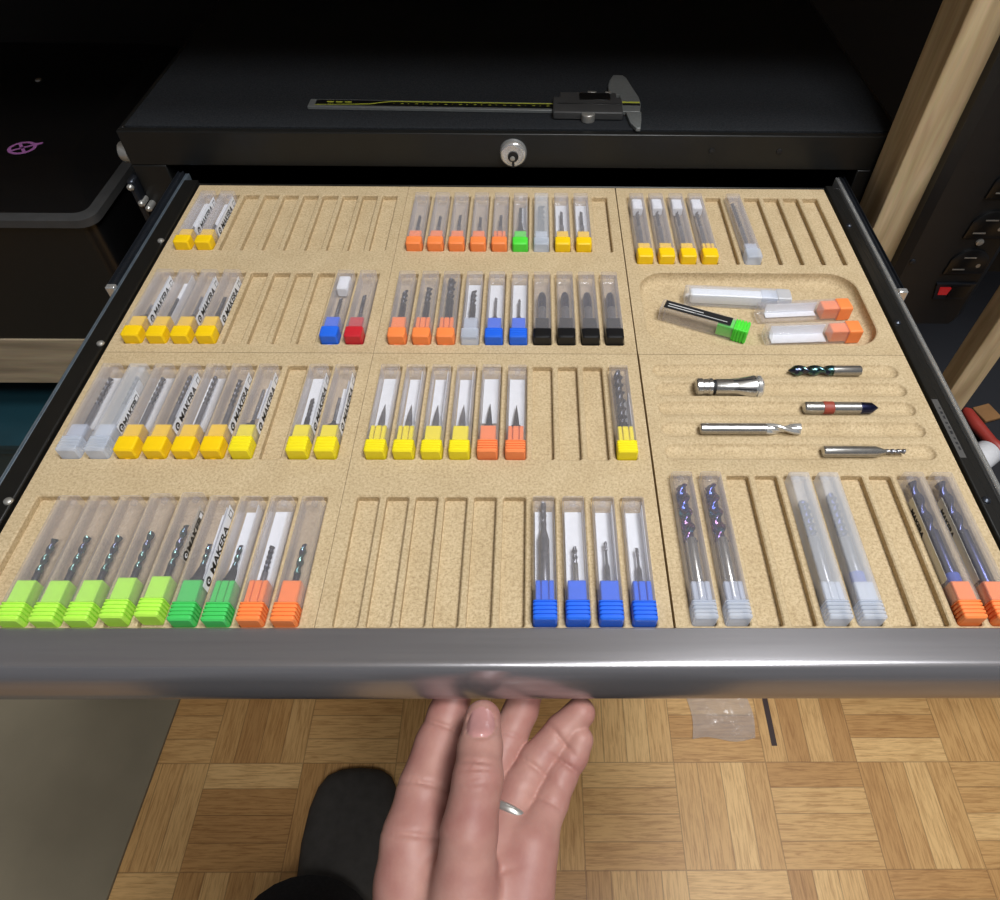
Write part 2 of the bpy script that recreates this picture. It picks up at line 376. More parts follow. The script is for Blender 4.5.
# drawer
b = MB()
YB = 562
b.box(-307, 268, 141, YB, -16, -13)                                        # bottom sheet
b.box(-307, -294.2, 141, YB, -13, 2.2); b.box(258.5, 265, 141, YB, -13, .8); b.box(265, 271.4, 141, YB, -13, -1.5)
b.box(-307, -304.5, 141, YB, -62, -16); b.box(265.5, 268, 141, YB, -62, -16)
b.box(-307, 276, 560, YB, -62, -1); b.box(-330, 300, 141, 145.5, -66, -13)
dr = cpart('drawer', b, 'drawer', 'pulled out shallow black drawer', bv=1.2)
prof = [(147, -8), (147.1, .8), (146.6, 1.3), (137, 1.25), (130.2, 1.2), (129.2, 1.15), (128.5, 1.0), (127.2, .35), (126.1, -.7), (125.1, -2.2), (123.6, -4.6), (122.2, -8), (120.9, -12), (119.9, -16), (119.4, -19.5), (119.7, -22), (121.6, -23.8), (126, -24.2), (128, -22), (128, -20), (125.5, -19), (127, -8)]
b = MB(); b.loft([[(x, y, z) for y, z in prof] for x in (-352, 322)])
cpart('pull', b, 'alu', 'brushed aluminium full-width drawer pull', dr, smooth=32)
def rail(xa, xb, y0, y1, zt, m, lab):
    """rolled steel rail: two raised rounded lips and a valley"""
    pf = [(xa, zt-24), (xa, zt-1.2), (xa+.5, zt-.3), (xa+1.1, zt), (xa+1.5, zt-.4), (xa+1.65, zt-1.6), (xb-1.65, zt-1.6), (xb-1.5, zt-.4), (xb-1.1, zt), (xb-.5, zt-.3), (xb, zt-1.2), (xb, zt-24)]
    b = MB(); b.loft([[(x, y, z) for x, z in pf] for y in (y0, y1)])
    return cpart('slide_rail', b, m, lab, dr, smooth=60)
rail(-311, -307.2, 150, 575, .8, 'rail_steel', 'steel slide member on the drawer side')
rail(271.6, 275.2, 150, 575, 1.4, 'chrome', 'steel slide member on the drawer side, highlight put into its colour')  # lighter chrome puts this rail's stronger highlight into the colour
rail(-317, -311.2, 416, 575, 3, 'dark_steel', 'dark telescoping slide member')
rail(275.2, 280.4, 416, 575, 2, 'dark_steel', 'dark telescoping slide member')
for xm in (-313.2, 277.2):
    e_ = MB(); e_.box(xm-3.6, xm+3.6, 411, 416, -20, 3.2)
    cpart('end_clip', e_, 'chrome', 'pale end clip of the slide', dr, bv=1)
for x, y in ((-296.2, 352), (-296.2, 222), (-296, 471), (262, 379), (262, 225), (262, 500)):
    zt = 2.2 if x < 0 else .8
    cpart('rivet', MB().lathe([(zt, 2.6), (zt+1, 2.3), (zt+1.7, 1.3), (zt+1.9, .3)], (x, y, 0), 'z', 14), 'zinc' if x < 0 else 'dark_steel', None, dr)
b = MB(); b.box(259, 263, 256, 304, .8, 1.1)
for k in range(9): b.box(261-(k % 2)*.4, 262.2, 262+k*4.2, 264.6+k*4.2-(k % 3)*.6, 1.1, 1.16, 1)
cpart('side_sticker', b, ['sticker', 'ink'], 'narrow grey printed sticker on the drawer edge', dr, smooth=0)
# ------------------------------------------------------------------ MDF organiser panels
def cut_panel(name, x0, x1, y0, y1, cutters, label):
    xc, yc = (x0+x1)/2, (y0+y1)/2
    base = MB().box(x0-xc, x1-xc, y0-yc, y1-yc, -12.8, 0).mesh(name, 'mdf', 0)
    cut = MB()
    for f in cutters: f(cut)
    cut.v = [(x-xc, y-yc, z) for x, y, z in cut.v]
    cm = cut.mesh('cut', 'mdf', 0)
    o = obj(name, base, None, W(xc, yc, 0)); co = obj('cut', cm, None, W(xc, yc, 0))
    md = o.modifiers.new('b', 'BOOLEAN'); md.operation = 'DIFFERENCE'; md.solver = 'EXACT'; md.object = co
    bpy.context.view_layer.update()
    me = bpy.data.meshes.new_from_object(o.evaluated_get(bpy.context.evaluated_depsgraph_get()))
    o.modifiers.clear(); o.data = me; me.name = name
    bpy.data.objects.remove(co)
    me.shade_smooth(); me.set_sharp_from_angle(angle=math.radians(38))
    return tag(o, label, 'organizer panel', 'routed MDF panels lining the drawer')
SD = 4.6
def slot(cx, yf, yb, hw=6.5):
    def f(c):
        x0, x1 = cx-hw, cx+hw
        c.loft([rrect(x0, x1, yf, yb, 1.5, -SD), rrect(x0, x1, yf, yb, 1.5, -.7), rrect(x0, x1, yf, yb, 1.5, .02, off=.75), rrect(x0, x1, yf, yb, 1.5, 2, off=.75)])
    return f
def groove(yc, x0=80.5, x1=246.5, r=6.0, d=3.4):
    def f(c):
        rings = []
        for k in range(9):
            a = PI/2*(1-k/8.0*.9); w = max(.25, r*math.cos(a)); z = -d*math.sin(a)
            ring = []
            for cx, a0 in ((x1-r, -PI/2), (x0+r, PI/2)):
                for q in range(11):
                    an = a0+PI*q/10; ring.append((cx+w*math.cos(an), yc+w*math.sin(an), z))
            rings.append(ring)
        for w, z in ((r+.1, -.4), (r+.3, -.12), (r+.55, .02), (r+.55, 2)):
            ring = []
            for cx, a0 in ((x1-r, -PI/2), (x0+r, PI/2)):
                for q in range(11):
                    an = a0+PI*q/10; ring.append((cx+w*math.cos(an), yc+w*math.sin(an), z))
            rings.append(ring)
        c.loft(rings)
    return f
def pocket(c):
    x0, x1, y0, y1, R = 80.5, 245.5, 356.5, 437.5, 20
    c.loft([rrect(x0, x1, y0, y1, R, z, 10, off=o_) for z, o_ in ((-9, -6), (-8.6, -3.6), (-7.2, -1.6), (-5.2, -.4), (-3, 0), (-.7, .1), (.02, .9), (2, .9))])
CX = dict(L=lambda i: -277.1+16.96*i, M=lambda i: -94.7+16.82*i, R=lambda i: 87.2+16.98*i)
R1, R2, R3, R4 = 463.0, 355.2, 254.6, 148.0
def row(p, yf, ln): return [slot(CX[p](i), yf, yf+ln) for i in range(10)]
LN = 79.4
cut_panel('organizer_panel', -292.4, -109.6, 346.3, 556.6, row('L', R1, LN)+row('L', R2, LN), 'tan routed MDF panel, back left corner of the drawer')
cut_panel('organizer_panel', -109.3, 71.3, 346.3, 556.6, row('M', R1, LN)+row('M', R2, LN), 'tan routed MDF panel, back middle, holding the black-capped cases')
cut_panel('organizer_panel', 72.2, 256.2, 346.3, 556.6, row('R', 448, 95)+[pocket], 'tan MDF panel with the big rounded pocket, back right')
cut_panel('organizer_panel', -292.4, -109.6, 147.5, 345.9, row('L', R3, LN)+row('L', R4, LN), 'tan routed MDF panel, front left, holding the lime-capped cases')
cut_panel('organizer_panel', -109.3, 71.2, 147.5, 345.9, row('M', R3, LN)+row('M', R4, LN), 'tan routed MDF panel, front middle, above the hand')
GY = (330.8, 313.6, 296.7, 279.0, 261.2)
cut_panel('organizer_panel', 72.5, 256.2, 147.5, 345.9, [groove(y) for y in GY]+row('R', 148.6, 94.6), 'tan MDF panel with five long shallow grooves, front right')
# ------------------------------------------------------------------ tool cases
_mc = {}
def cached(key, fn):
    if key not in _mc: _mc[key] = fn()
    return _mc[key]
H = 5.9                                            # half height of a case
def cap_mesh(style, color, g, n, slit=False):
    """g: grip length, n: neck length; the cap's front end is at y=0"""
    def f():
        m = MB(); hw = 6.15
        if style == 'plain':
            rings = [rsq(0, hw-1.1, H-1.1, 1.2), rsq(.9, hw-.1, H-.1, 1.3), rsq(g*.45, hw, H, 1.3), rsq(g-.5, hw, H, 1.3), rsq(g, hw-.5, H-.5, 1.0)]
            m.loft(rings)
            m.box(-1.6, 1.6, -.35, 1.2, -H+.8, -H+3.4)       # small moulded lug at the foot
        else:
            rings = [rsq(0, hw-.9, H-.9, 1.2), rsq(.8, hw, H, 1.2)]
            nr = 4; p = (g-1.6)/nr; y = .8
            for k in range(nr):
                d_ = .75 if style == 'ribbed' else .35
                rings += [rsq(y+p*.58, hw, H, 1.1), rsq(y+p*.66, hw-d_, H-d_, 1.0), rsq(y+p*.92, hw-d_, H-d_, 1.0), rsq(y+p, hw, H, 1.1)]; y += p
            rings += [rsq(g-.3, hw, H, 1.1), rsq(g, hw-.4, H-.4, 1.0)]
            m.loft(rings)
        nh = 4.75
        m.loft([rsq(g-.05, nh, 3.6, .6, -1.1), rsq(g+n, nh, 3.6, .6, -1.1)])
        for xa, xb in (((-4.75, -2.2), (-1.8, 1.8), (2.2, 4.75)) if slit else ((-4.75, 4.75),)):
            m.loft([[(xa, y, 2.4), (xb, y, 2.4), (xb, y, zt-.5), (xb-.4, y, zt), (xa+.4, y, zt), (xa, y, zt-.5)] for y, zt in ((g-.05, 4.85), (g+n-.6, 4.85), (g+n, 4.4))])
        return m.mesh('cap', 'cap_'+color, 30)
    return cached(('cap', style, color, g, n, slit), f)
def tube_mesh(y0, y1, m='tube'):
    def f():
        t = MB(); o, w = 6.1, .85
        t.loft([rsq(y0, o, H, 1.1), rsq(y1-.8, o-.15, H-.15, 1.1), rsq(y1, o-.9, H-.9, .9),
                ], cap=(False, True))
        t.loft([rsq(y0, o, H, 1.1), rsq(y0, o-w, H-w, .7)], cap=(False, False))
        t.loft([rsq(y0, o-w, H-w, .7), rsq(y1-3.4, o-w-.15, H-w-.15, .7)], cap=(False, True))
        t.loft([[(1.6*math.cos(a*PI/6), y1-3.0, 1.6*math.sin(a*PI/6)) for a in range(12)], [(1.6*math.cos(a*PI/6), y1-.2, 1.6*math.sin(a*PI/6)) for a in range(12)]])
        return t.mesh('tube', m, 30)
    return cached(('tube', y0, y1, m), f)
def bit_parts(kind, y0, tip):
    """returns (main mesh name, mesh, [(child name, mesh)]) ; y runs from the cap towards the tip, origin at y0"""
    l = tip-y0; A = []
    def collar(mm, r=3.6, h=2.6, at=.3): A.append(('collar', MB().lathe([(at, r*.9), (at+.4, r), (at+h-.4, r), (at+h, r*.9)], seg=18).mesh('collar', mm)))
    def shank(t1, r, mm, t0=-8, end=None): return MB().lathe([(t0, r*.9), (t0+.5, r), (t1, r)]+(end or [(t1+.01, r*.5)]), seg=18).mesh('shank', mm)
    def fl(t0, t1, r, core, pitch, mm, n=2, taper=1.0): A.append(('flute', MB().flute(t0, t1, r, core, pitch, n=n, taper=taper).mesh('flute', mm, 50)))
    if kind == 'thin': sh = shank(l*.35, 1.6, 'dark'); fl(l*.35, l, 1.5, .85, 7, 'dark')
    elif kind == 'spiral': sh = shank(l*.3, 1.6, 'carbide'); fl(l*.3, l, 1.6, .8, 6, 'dark')
    elif kind == 'long': sh = shank(l*.45, 1.6, 'carbide'); fl(l*.45, l, 1.7, .8, 9, 'dark')
    elif kind == 'teal': sh = shank(l*.25, 1.7, 'dark'); fl(l*.25, l, 1.9, 1.0, 13, 'irid')
    elif kind == 'greenc': sh = shank(4, 3.1, 'dark', end=[(l*.45, 1.4)]); fl(l*.45, l, 1.5, .9, 9, 'irid'); collar('collar_black', 3.8)
    elif kind == 'collared': sh = shank(3, 2.2, 'dark', end=[(7, 1.2)]); fl(6.5, l, 1.2, .7, 5, 'carbide'); collar('collar_black', 3.7)
    elif kind == 'stub': sh = shank(l*.4, 1.7, 'carbide'); fl(l*.4, l, 1.4, .8, 5, 'dark')
    elif kind == 'vee': sh = shank(l*.3, 2.1, 'carbide', end=[(l*.6, 1.5), (l, .15)])
    elif kind == 'veec': sh = shank(l*.3, 1.9, 'dark', end=[(l*.6, 1.3), (l, .15)]); collar('collar_black', 3.8)
    elif kind == 'big': sh = shank(l*.5, 2.7, 'dark'); fl(l*.45, l, 3.0, 1.7, 16, 'dark')
    elif kind == 'hook': sh = shank(l*.45, 2.3, 'dark', end=[(l*.6, 1.3)]); fl(l*.55, l, 2.3, 1.2, 11, 'dark')
    elif kind == 'ball': sh = shank(l*.5, 3.0, 'carbide'); A.append(('flute', MB().lathe([(l*.45, 3.05), (l*.8, 3.05), (l*.9, 2.6), (l*.96, 1.8), (l, .3)], seg=20).mesh('flute', 'bluecoat')))
    elif kind == 'neck':                                   # wide shank reduced to a long neck
        sh = shank(l*.53, 3.0, 'carbide', end=[(l*.66, 1.55), (l, 1.45)]); fl(l*.72, l+.2, 1.75, 1.0, 12, 'carbide')
    elif kind == 'needle': sh = shank(l*.4, 1.5, 'carbide', end=[(l*.5, .75), (l*.82, .7)]); fl(l*.8, l, 1.15, .6, 4, 'carbide')
    elif kind == 'straight': sh = shank(l*.55, 1.5, 'bright'); fl(l*.55, l, 1.5, .9, 8, 'carbide')
    elif kind == 'purple': sh = shank(l*.44, 3.4, 'bright'); fl(l*.42, l, 4.0, 2.2, 20, 'iridp')
    elif kind == 'veiled': sh = shank(l*.55, 3.3, 'carbide'); fl(l*.55, l, 3.3, 2.0, 9, 'bluecoat', n=2)
    elif kind == 'veiledc': sh = shank(l*.5, 3.3, 'carbide'); fl(l*.5, l, 3.3, 2.0, 9, 'bluecoat'); collar('collar_blue', 4.2, 7)
    elif kind == 'bluelong': sh = shank(l*.5, 3.3, 'bluecoat'); fl(l*.48, l, 3.5, 2.1, 26, 'bluecoat')
    elif kind == 'bluelongc': sh = shank(l*.5, 3.3, 'bluecoat'); fl(l*.48, l, 3.5, 2.1, 26, 'bluecoat'); collar('collar_blue', 4.2, 6)
    elif kind == 'drill': sh = shank(l*.12, 2.6, 'dark'); fl(l*.1, l, 3.1, 1.7, 14, 'dark')
    return sh, A
WHAT = dict(thin='slim dark bit', spiral='short spiral bit', long='long slim bit', teal='teal iridescent end mill', greenc='collared teal-tipped bit', collared='thin black-collared bit',
            stub='stubby grey bit', vee='pointed engraving bit', veec='collared engraving bit', big='thick dark bit', hook='dark hooked cutter', ball='thick round-nosed cutter',
            neck='thick long-necked bit', needle='needle-thin stepped bit', straight='thin straight bit', purple='blue-purple spiral end mill', veiled='thick spiral end mill', veiledc='thick blue-collared end mill',
            bluelong='long bluish end mill', bluelongc='long blue-collared end mill', drill='black twist drill')
def add_label(root, y0, y1, side, z0=-4.2, z1=4.4, txt='MAKERA', m='white', x=6.15):
    """paper strip on one side wall of the case with lettering reading towards the back"""
    t = .12; xx = x*side
    me = MB().box(min(xx, xx+t*side), max(xx, xx+t*side), y0, y1, z0, z1).mesh('paper_label', m, 0)
    lb = obj('paper_label', me, root)
    ln = y1-y0
    if txt:
        size = 4.6 if m == 'cream' else min(7.4, ln*.2)
        tm = text_mesh(txt, size)
        if side > 0: rot = Matrix(((0, 0, 1), (1, 0, 0), (0, 1, 0))).to_euler(); p = (xx+t+.05, y0+ln*.2, z0+1.6)
        else: rot = Matrix(((0, 0, -1), (-1, 0, 0), (0, 1, 0))).to_euler(); p = (xx-t-.05, y1-ln*.1, z0+1.9)
        obj('lettering', tm, lb, p, rot)
        if side > 0:
            d = MB(); d.loft([[(xx+t+k, y0+ln*.1+2.6*math.cos(a*PI/12), (z0+z1)/2+2.9*math.sin(a*PI/12)) for a in range(24)] for k in (0, .08)])
            d.loft([[(xx+t+k, y0+ln*.1+1.3*math.cos(a*PI/8), (z0+z1)/2+1.5*math.sin(a*PI/8)) for a in range(16)] for k in (.08, .12)], mi=1)
            d.loft([[(xx+t+k, y0+ln*.1+.7*math.cos(a*PI/8)+.3, (z0+z1)/2+.8*math.sin(a*PI/8)) for a in range(16)] for k in (.12, .16)], mi=0)
            d.box(xx+t, xx+t+.06, y1-5.5, y1-1.5, z0+2.2, z1-2.0); d.box(xx+t+.06, xx+t+.1, y1-5, y1-2, z0+2.8, z1-2.6, 1)
            obj('emblem', d.mesh('emblem', ['ink', 'white'], 0), lb)
    return lb
ORD = ['first', 'second', 'third', 'fourth', 'fifth', 'sixth', 'seventh', 'eighth', 'ninth', 'tenth']
ROWNAME = {1: 'back row', 2: 'second row', 3: 'third row', 4: 'front row'}
PAN = dict(L='left panel', M='middle panel', R='right panel')
CN = dict(yellow='yellow', lemon='lemon-yellow', orange='orange', tangerine='orange', lime='lime', green='green', leaf='green', blue='blue', red='red', black='black', clear='clear')
def make_case(loc, rotz, length, color, style, g, n, tube, label, group, paper=None, papm='white', sidelab=None, tip=None, kind=None, bitlabel=None, slit=False):
    length += 1.6
    r = thing('bit_case', label, 'tool case', loc, rotz, group)
    cp = obj('cap', cap_mesh(style, color, g, n, slit), r); cp['label'] = CN[color]+' plastic cap'
    tb = obj('tube', tube_mesh(g+.1, length, tube), r); tb['label'] = 'clear square plastic tube'
    if paper:
        y0, y1, mode = paper
        if mode in ('floor', 'fold'): y1 = max(y1, length-5)
        m = MB()
        if mode == 'floor': m.box(-4.9, 4.9, y0, y1, -4.3, -4.1)
        elif mode == 'fold':
            m.box(-4.4, 4.4, y0, y1, -4.7, -4.5); m.box(4.45, 4.65, y0, y1, -4.5, 3.6)
        elif mode == 'half': m.box(-.5, 4.5, y0, y1, -4.7, -4.5); m.box(4.5, 4.7, y0, y1, -4.5, 3.6)
        elif mode == 'wad':
            m.loft([rsq(y0, 3.4, 3.2, 1.2), rsq(y0+1, 4.3, 4.1, 1.2), rsq((y0+y1)/2, 4.0, 4.3, 1.2, .1), rsq(y1-1, 4.3, 4.0, 1.2), rsq(y1, 3.6, 3.5, 1.2)])
        o = obj('paper_slip', m.mesh('paper_slip', papm, 20), r); o['label'] = 'white paper slip inside'
    if sidelab: add_label(r, *sidelab[:3], txt=sidelab[3], m=sidelab[4] if len(sidelab) > 4 else 'white')
    if kind:
        sh, ch = bit_parts(kind, g+n, tip)
        y0 = g+n
        c, s_ = math.cos(rotz), math.sin(rotz)
        xo = 0.0
        p = (loc[0]+xo*c-y0*s_, loc[1]+xo*s_+y0*c, loc[2]-.6)
        bt = obj('end_mill', sh, None, p, (0, 0, rotz)); tag(bt, bitlabel, 'milling bit', 'milling bits inside the plastic cases')
        for nm, me in ch:
            me.name = nm; cc = obj(nm, me, bt)
    return r
# rows of cases: (slot, cap colour, style, tube, bit kind, bit tip Y, paper, side label)
def P_(y0, y1, mode): return (y0, y1, mode)
LAB = (18.5, 66, 1, 'MAKERA')
rows = []
rows.append(('L', 1, R1+.5, 72, 9, 9.5, [
    (0, 'yellow', 'plain', 'tube', 'collared', 492, P_(22, 66, 'floor'), LAB), (1, 'yellow', 'plain', 'tube', 'thin', 495, P_(20, 68, 'fold'), LAB)]))
rows.append(('M', 1, R1+.6, 72, 9, 9.5,
    [(i, 'orange', 'plain', 'tube', 'stub', t, None, None) for i, t in enumerate((509.6, 509.1, 510.7, 508.3, 511.1))] +
    [(5, 'leaf', 'plain', 'tube', 'greenc', 522.9, P_(34, 66, 'half'), None), (6, 'clear', 'plain', 'frost', 'big', 524.6, None, None),
     (7, 'yellow', 'plain', 'tube', 'stub', 516.5, P_(24, 69, 'floor'), None), (8, 'yellow', 'plain', 'tube', 'stub', 516.7, P_(24, 69, 'floor'), None)]))
rows.append(('R', 1, 448.4, 88, 10.5, 8,
    [(i, 'yellow', 'plain', 'tube', 'long', 532, P_(69, 83, 'wad'), None) for i in range(4)] + [(5, 'clear', 'plain', 'tube', 'long', 531.5, None, None)]))
rows.append(('L', 2, R2+.5, 72, 9.8, 11,
    [(0, 'yellow', 'plain', 'tube', 'collared', 394, P_(30, 68, 'half'), LAB), (1, 'yellow', 'plain', 'tube', 'thin', 401, P_(21, 68, 'fold'), None), (2, 'yellow', 'plain', 'tube', 'collared', 403.5, P_(30, 66, 'half'), LAB),
     (3, 'yellow', 'plain', 'tube', 'thin', 403, None, LAB), (8, 'blue', 'plain', 'tube', 'spiral', 402, P_(53, 68, 'wad'), None), (9, 'red', 'plain', 'tube', 'spiral', 405.7, None, None)]))
rows.append(('M', 2, R2+.5, 71.5, 9, 12,
    [(0, 'orange', 'plain', 'tube', 'hook', 411, None, None), (1, 'orange', 'plain', 'tube', 'hook', 414.8, None, None), (2, 'orange', 'plain', 'tube', 'big', 424.6, None, None),
     (3, 'clear', 'plain', 'tube', 'hook', 411.6, P_(26, 66, 'floor'), None), (4, 'blue', 'fine', 'tube', 'collared', 404, P_(24, 64, 'floor'), None), (5, 'blue', 'fine', 'tube', 'collared', 402, P_(24, 64, 'floor'), None)] +
    [(6+k, 'black', 'plain', 'tube', 'ball', 411, None, None) for k in range(4)]))
rows.append(('L', 3, R3+.7, 72, 11, 10.2,
    [(0, 'clear', 'fine', 'tube', 'long', 320, P_(24, 66, 'floor'), None), (1, 'clear', 'fine', 'frost', 'long', 321, P_(22, 60, 'half'), (19, 50, 1, 'MAKERA')), (2, 'yellow', 'plain', 'tube', 'long', 320.5, P_(22, 67, 'floor'), None),
     (3, 'yellow', 'plain', 'tube', 'long', 322, P_(28, 66, 'half'), LAB), (4, 'yellow', 'plain', 'tube', 'long', 321.6, P_(22, 67, 'floor'), None), (5, 'yellow', 'plain', 'tube', 'long', 318.7, None, LAB),
     (6, 'lemon', 'fine', 'tube', 'collared', 310, P_(34, 60, 'half'), LAB), (8, 'lemon', 'fine', 'tube', 'thin', 302, P_(26, 60, 'floor'), LAB), (9, 'lemon', 'fine', 'tube', 'collared', 303.3, P_(30, 60, 'half'), LAB)]))
rows.append(('M', 3, R3+.6, 72.3, 9, 12,
    [(i, 'lemon', 'fine', 'tube', 'vee', 298, P_(26, 62-i, 'fold' if i else 'floor'), None) for i in range(4)] +
    [(4, 'tangerine', 'ribbed', 'tube', 'veec', 298.8, P_(30, 68, 'floor'), None), (5, 'tangerine', 'ribbed', 'tube', 'veec', 297.8, P_(24, 68, 'floor'), None),
     (9, 'lemon', 'fine', 'tube', 'drill', 327, P_(23, 50, 'half'), None)]))
rows.append(('L', 4, R4+.2, 73.5, 10, 12.6,
    [(1, 'lime', 'ribbed', 'tube', 'teal', 198, None, None), (2, 'lime', 'ribbed', 'tube', 'teal', 199.7, None, None), (3, 'lime', 'ribbed', 'tube', 'teal', 199.7, None, None),
     (4, 'lime', 'ribbed', 'tube', 'teal', 201, None, None), (5, 'lime', 'ribbed', 'tube', 'teal', 204.4, None, (34, 66, 1, 'MAKERA', 'film')),
     (6, 'green', 'ribbed', 'tube', 'greenc', 194.7, P_(24, 68, 'half'), (19, 69, 1, 'MAKERA')), (7, 'green', 'ribbed', 'tube', 'greenc', 194.2, P_(23, 68, 'fold'), None),
     (8, 'orange', 'ribbed', 'tube', 'spiral', 193.6, P_(22, 68, 'floor'), None), (9, 'orange', 'ribbed', 'tube', 'teal', 194.8, None, None)]))
rows.append(('M', 4, R4+.8, 73, 10.5, 11.5,
    [(6, 'blue', 'ribbed', 'tube', 'neck', 222, P_(24, 67, 'floor'), None), (7, 'blue', 'ribbed', 'tube', 'straight', 193.3, P_(23, 67, 'floor'), None),
     (8, 'blue', 'ribbed', 'tube', 'needle', 196.7, P_(23, 68, 'fold'), None), (9, 'blue', 'ribbed', 'tube', 'needle', 193, P_(23, 68, 'fold'), None)]))
rows.append(('R', 4, 149.4, 90, 10, 11,
    [(0, 'clear', 'ribbed', 'tube', 'purple', 233.8, None, None), (1, 'clear', 'ribbed', 'tube', 'purple', 233.8, None, None),
     (4, 'clear', 'ribbed', 'frost', 'veiled', 223, None, None), (5, 'clear', 'ribbed', 'frost', 'veiledc', 228, None, None),
     (8, 'orange', 'ribbed', 'tube', 'bluelongc', 236.5, None, (22, 74, -1, 'MAKERA', 'cream')), (9, 'orange', 'ribbed', 'tube', 'bluelong', 236.5, None, (22, 74, -1, 'MAKERA', 'cream'))]))
SLIT = {('L', 4, 7), ('L', 4, 8), ('M', 4, 6), ('M', 4, 9), ('R', 4, 0), ('R', 4, 1), ('R', 4, 4), ('M', 2, 1), ('M', 2, 2), ('M', 3, 5), ('M', 3, 0), ('M', 3, 1), ('R', 1, 3), ('M', 3, 9), ('M', 1, 4)}
for p, rw, yf, ln, g, n, items in rows:
    cnt = {}
    tot = {}
    for it in items: tot[CN[it[1]]] = tot.get(CN[it[1]], 0)+1
    for (i, col, sty, tube, kind, tip, paper, slab) in items:
        c = CN[col]; k = cnt[c] = cnt.get(c, 0)+1
        which = ('%s %s-capped' % (ORD[k-1], c)) if tot[c] > 1 else 'only %s-capped' % c
        tail = ', %s of %s' % (ROWNAME[rw], PAN[p])
        lab = '%s plastic case%s%s' % (which, ' from left' if tot[c] > 1 else '', tail)
        blab = '%s in %s case%s, %s, %s' % (WHAT[kind], which, ' from left' if tot[c] > 1 else '', ROWNAME[rw], PAN[p])
        dy = {('L', 4, 4): 1.6, ('L', 4, 5): 2.4}.get((p, rw, i), random.uniform(-.15, .25))
        rz = {('R', 1, 5): .018}.get((p, rw, i), random.uniform(-.006, .006))
        x = CX[p](i)+random.uniform(-.15, .15)
        make_case(W(x, yf+dy, -SD+H+.05), rz, ln, col, sty, g, n, tube, lab, 'plastic bit cases in the drawer slots', paper, 'white', slab, tip-yf, kind, blab, slit=(p, rw, i) in SLIT)
# loose cases lying in the pocket
def loose(cx0, cy0, cx1, cy1, color, style, tube, label, z=-2.95, **kw):
    """from the far tube end (cx0,cy0) to the cap end (cx1,cy1)"""
    d = Vector((cx0-cx1, cy0-cy1)); rz = math.atan2(-d.x, d.y)
    return make_case(W(cx1, cy1, z), rz, d.length, color, style, 10.5, 11.5, tube, label, 'loose bit cases in the rounded pocket', **kw)
g_ = loose(95.5, 396.6, 153.5, 371.2, 'leaf', 'ribbed', 'tube', 'green-capped case with black label lying tilted in rounded pocket')
m = MB(); m.box(-4.2, 4.4, 13, 62.5, H+.03, H+.12)
pl = obj('paper_label', m.mesh('paper_label', 'ink', 0), g_); pl['label'] = 'black printed label'
m = MB()
for k, (a, bb) in enumerate(((34, 60), (38, 60))): m.box(.9-2.6*k, 1.6-2.6*k, a, bb, H+.12, H+.15)
m.box(-1.6, -1.1, 16, 40, H+.12, H+.15)
obj('print', m.mesh('print', 'whiteink', 0), pl)
loose(115.5, 413.5, 192, 408.3, 'clear', 'plain', 'frost', 'clear-capped case wrapped in white paper at back of rounded pocket', paper=(14, 74, 'wad'))
loose(166.5, 393.6, 234, 398.6, 'orange', 'plain', 'tube', 'upper of two orange-capped cases lying in the rounded pocket', paper=(24, 62, 'half'))
loose(167.0, 370.0, 234, 373.6, 'orange', 'plain', 'tube', 'lower orange-capped case lying in pocket, nearest the grooves', paper=(24, 62, 'fold'))
# ------------------------------------------------------------------ loose cutters in the grooves
def loose_bit(name, label, x, y, r, cat='milling bit'):
    return tag(obj(name, None, None, W(x, y, -3.3+r)), label, cat, 'loose cutters lying in the shallow grooves')
def pt(root, name, mb, m, lab=None, ang=35): return tag(obj(name, mb.mesh(name, m, ang), root), lab)
r = loose_bit('drill_bit', 'blue-green coated drill bit in the topmost groove', 172, GY[0], 3.6)
pt(r, 'shank', MB().lathe([(30, 3.5), (48, 3.6), (49, 3.2)], axis='x'), 'bright', 'bare steel shank')
f = MB().flute(4, 31, 3.6, 2.3, 22, axis='x'); f.lathe([(0, .2), (4, 3.0)], axis='x', seg=16); pt(r, 'flute', f, 'irid', 'teal coated spiral flutes', 50)
r = loose_bit('collet', 'bright steel spring collet in the second groove', 106.5, GY[1], 5.4, 'collet')
pt(r, 'body', MB().lathe([(0, 4.8), (.8, 5.7), (4, 5.7), (4.6, 5.2), (8, 5.2), (8.4, 5.7), (10.6, 5.7)], axis='x', seg=28), 'bright')
pt(r, 'groove_ring', MB().lathe([(10.6, 4.7), (12.8, 4.7)], axis='x', seg=28), 'ink', 'dark groove')
pt(r, 'barrel', MB().lathe([(12.8, 5.0), (13.4, 5.3), (26, 5.3), (27, 5.5), (37, 7.6), (38.3, 7.6)], axis='x', seg=28), 'bright')
pt(r, 'nose', MB().lathe([(38.3, 6.6), (39.4, 6.6), (39.6, 7.7), (42, 7.5), (43.3, 6.4), (43.3, 3.2), (41, 3.0)], axis='x', seg=28), 'chrome')
sl = MB()
for k in range(3):
    a = PI/2+(k-1)*1.05; cy, cz = math.cos(a), math.sin(a)
    ring = []
    for t, rr in ((24, 5.45), (27, 5.65), (38.2, 7.8)):
        ring.append([(t, cy*rr-.45*cz, cz*rr+.45*cy), (t, cy*rr+.45*cz, cz*rr-.45*cy), (t, cy*(rr-.8)+.45*cz, cz*(rr-.8)-.45*cy), (t, cy*(rr-.8)-.45*cz, cz*(rr-.8)+.45*cy)])
    sl.loft(ring)
pt(r, 'slit', sl, 'ink', 'dark slits')
r = loose_bit('chamfer_bit', 'pointed chamfer bit with red band in the middle groove', 174, GY[2], 3.9)
pt(r, 'shank', MB().lathe([(0, 3.2), (.8, 3.9), (36, 3.9)], axis='x', seg=24), 'bright')
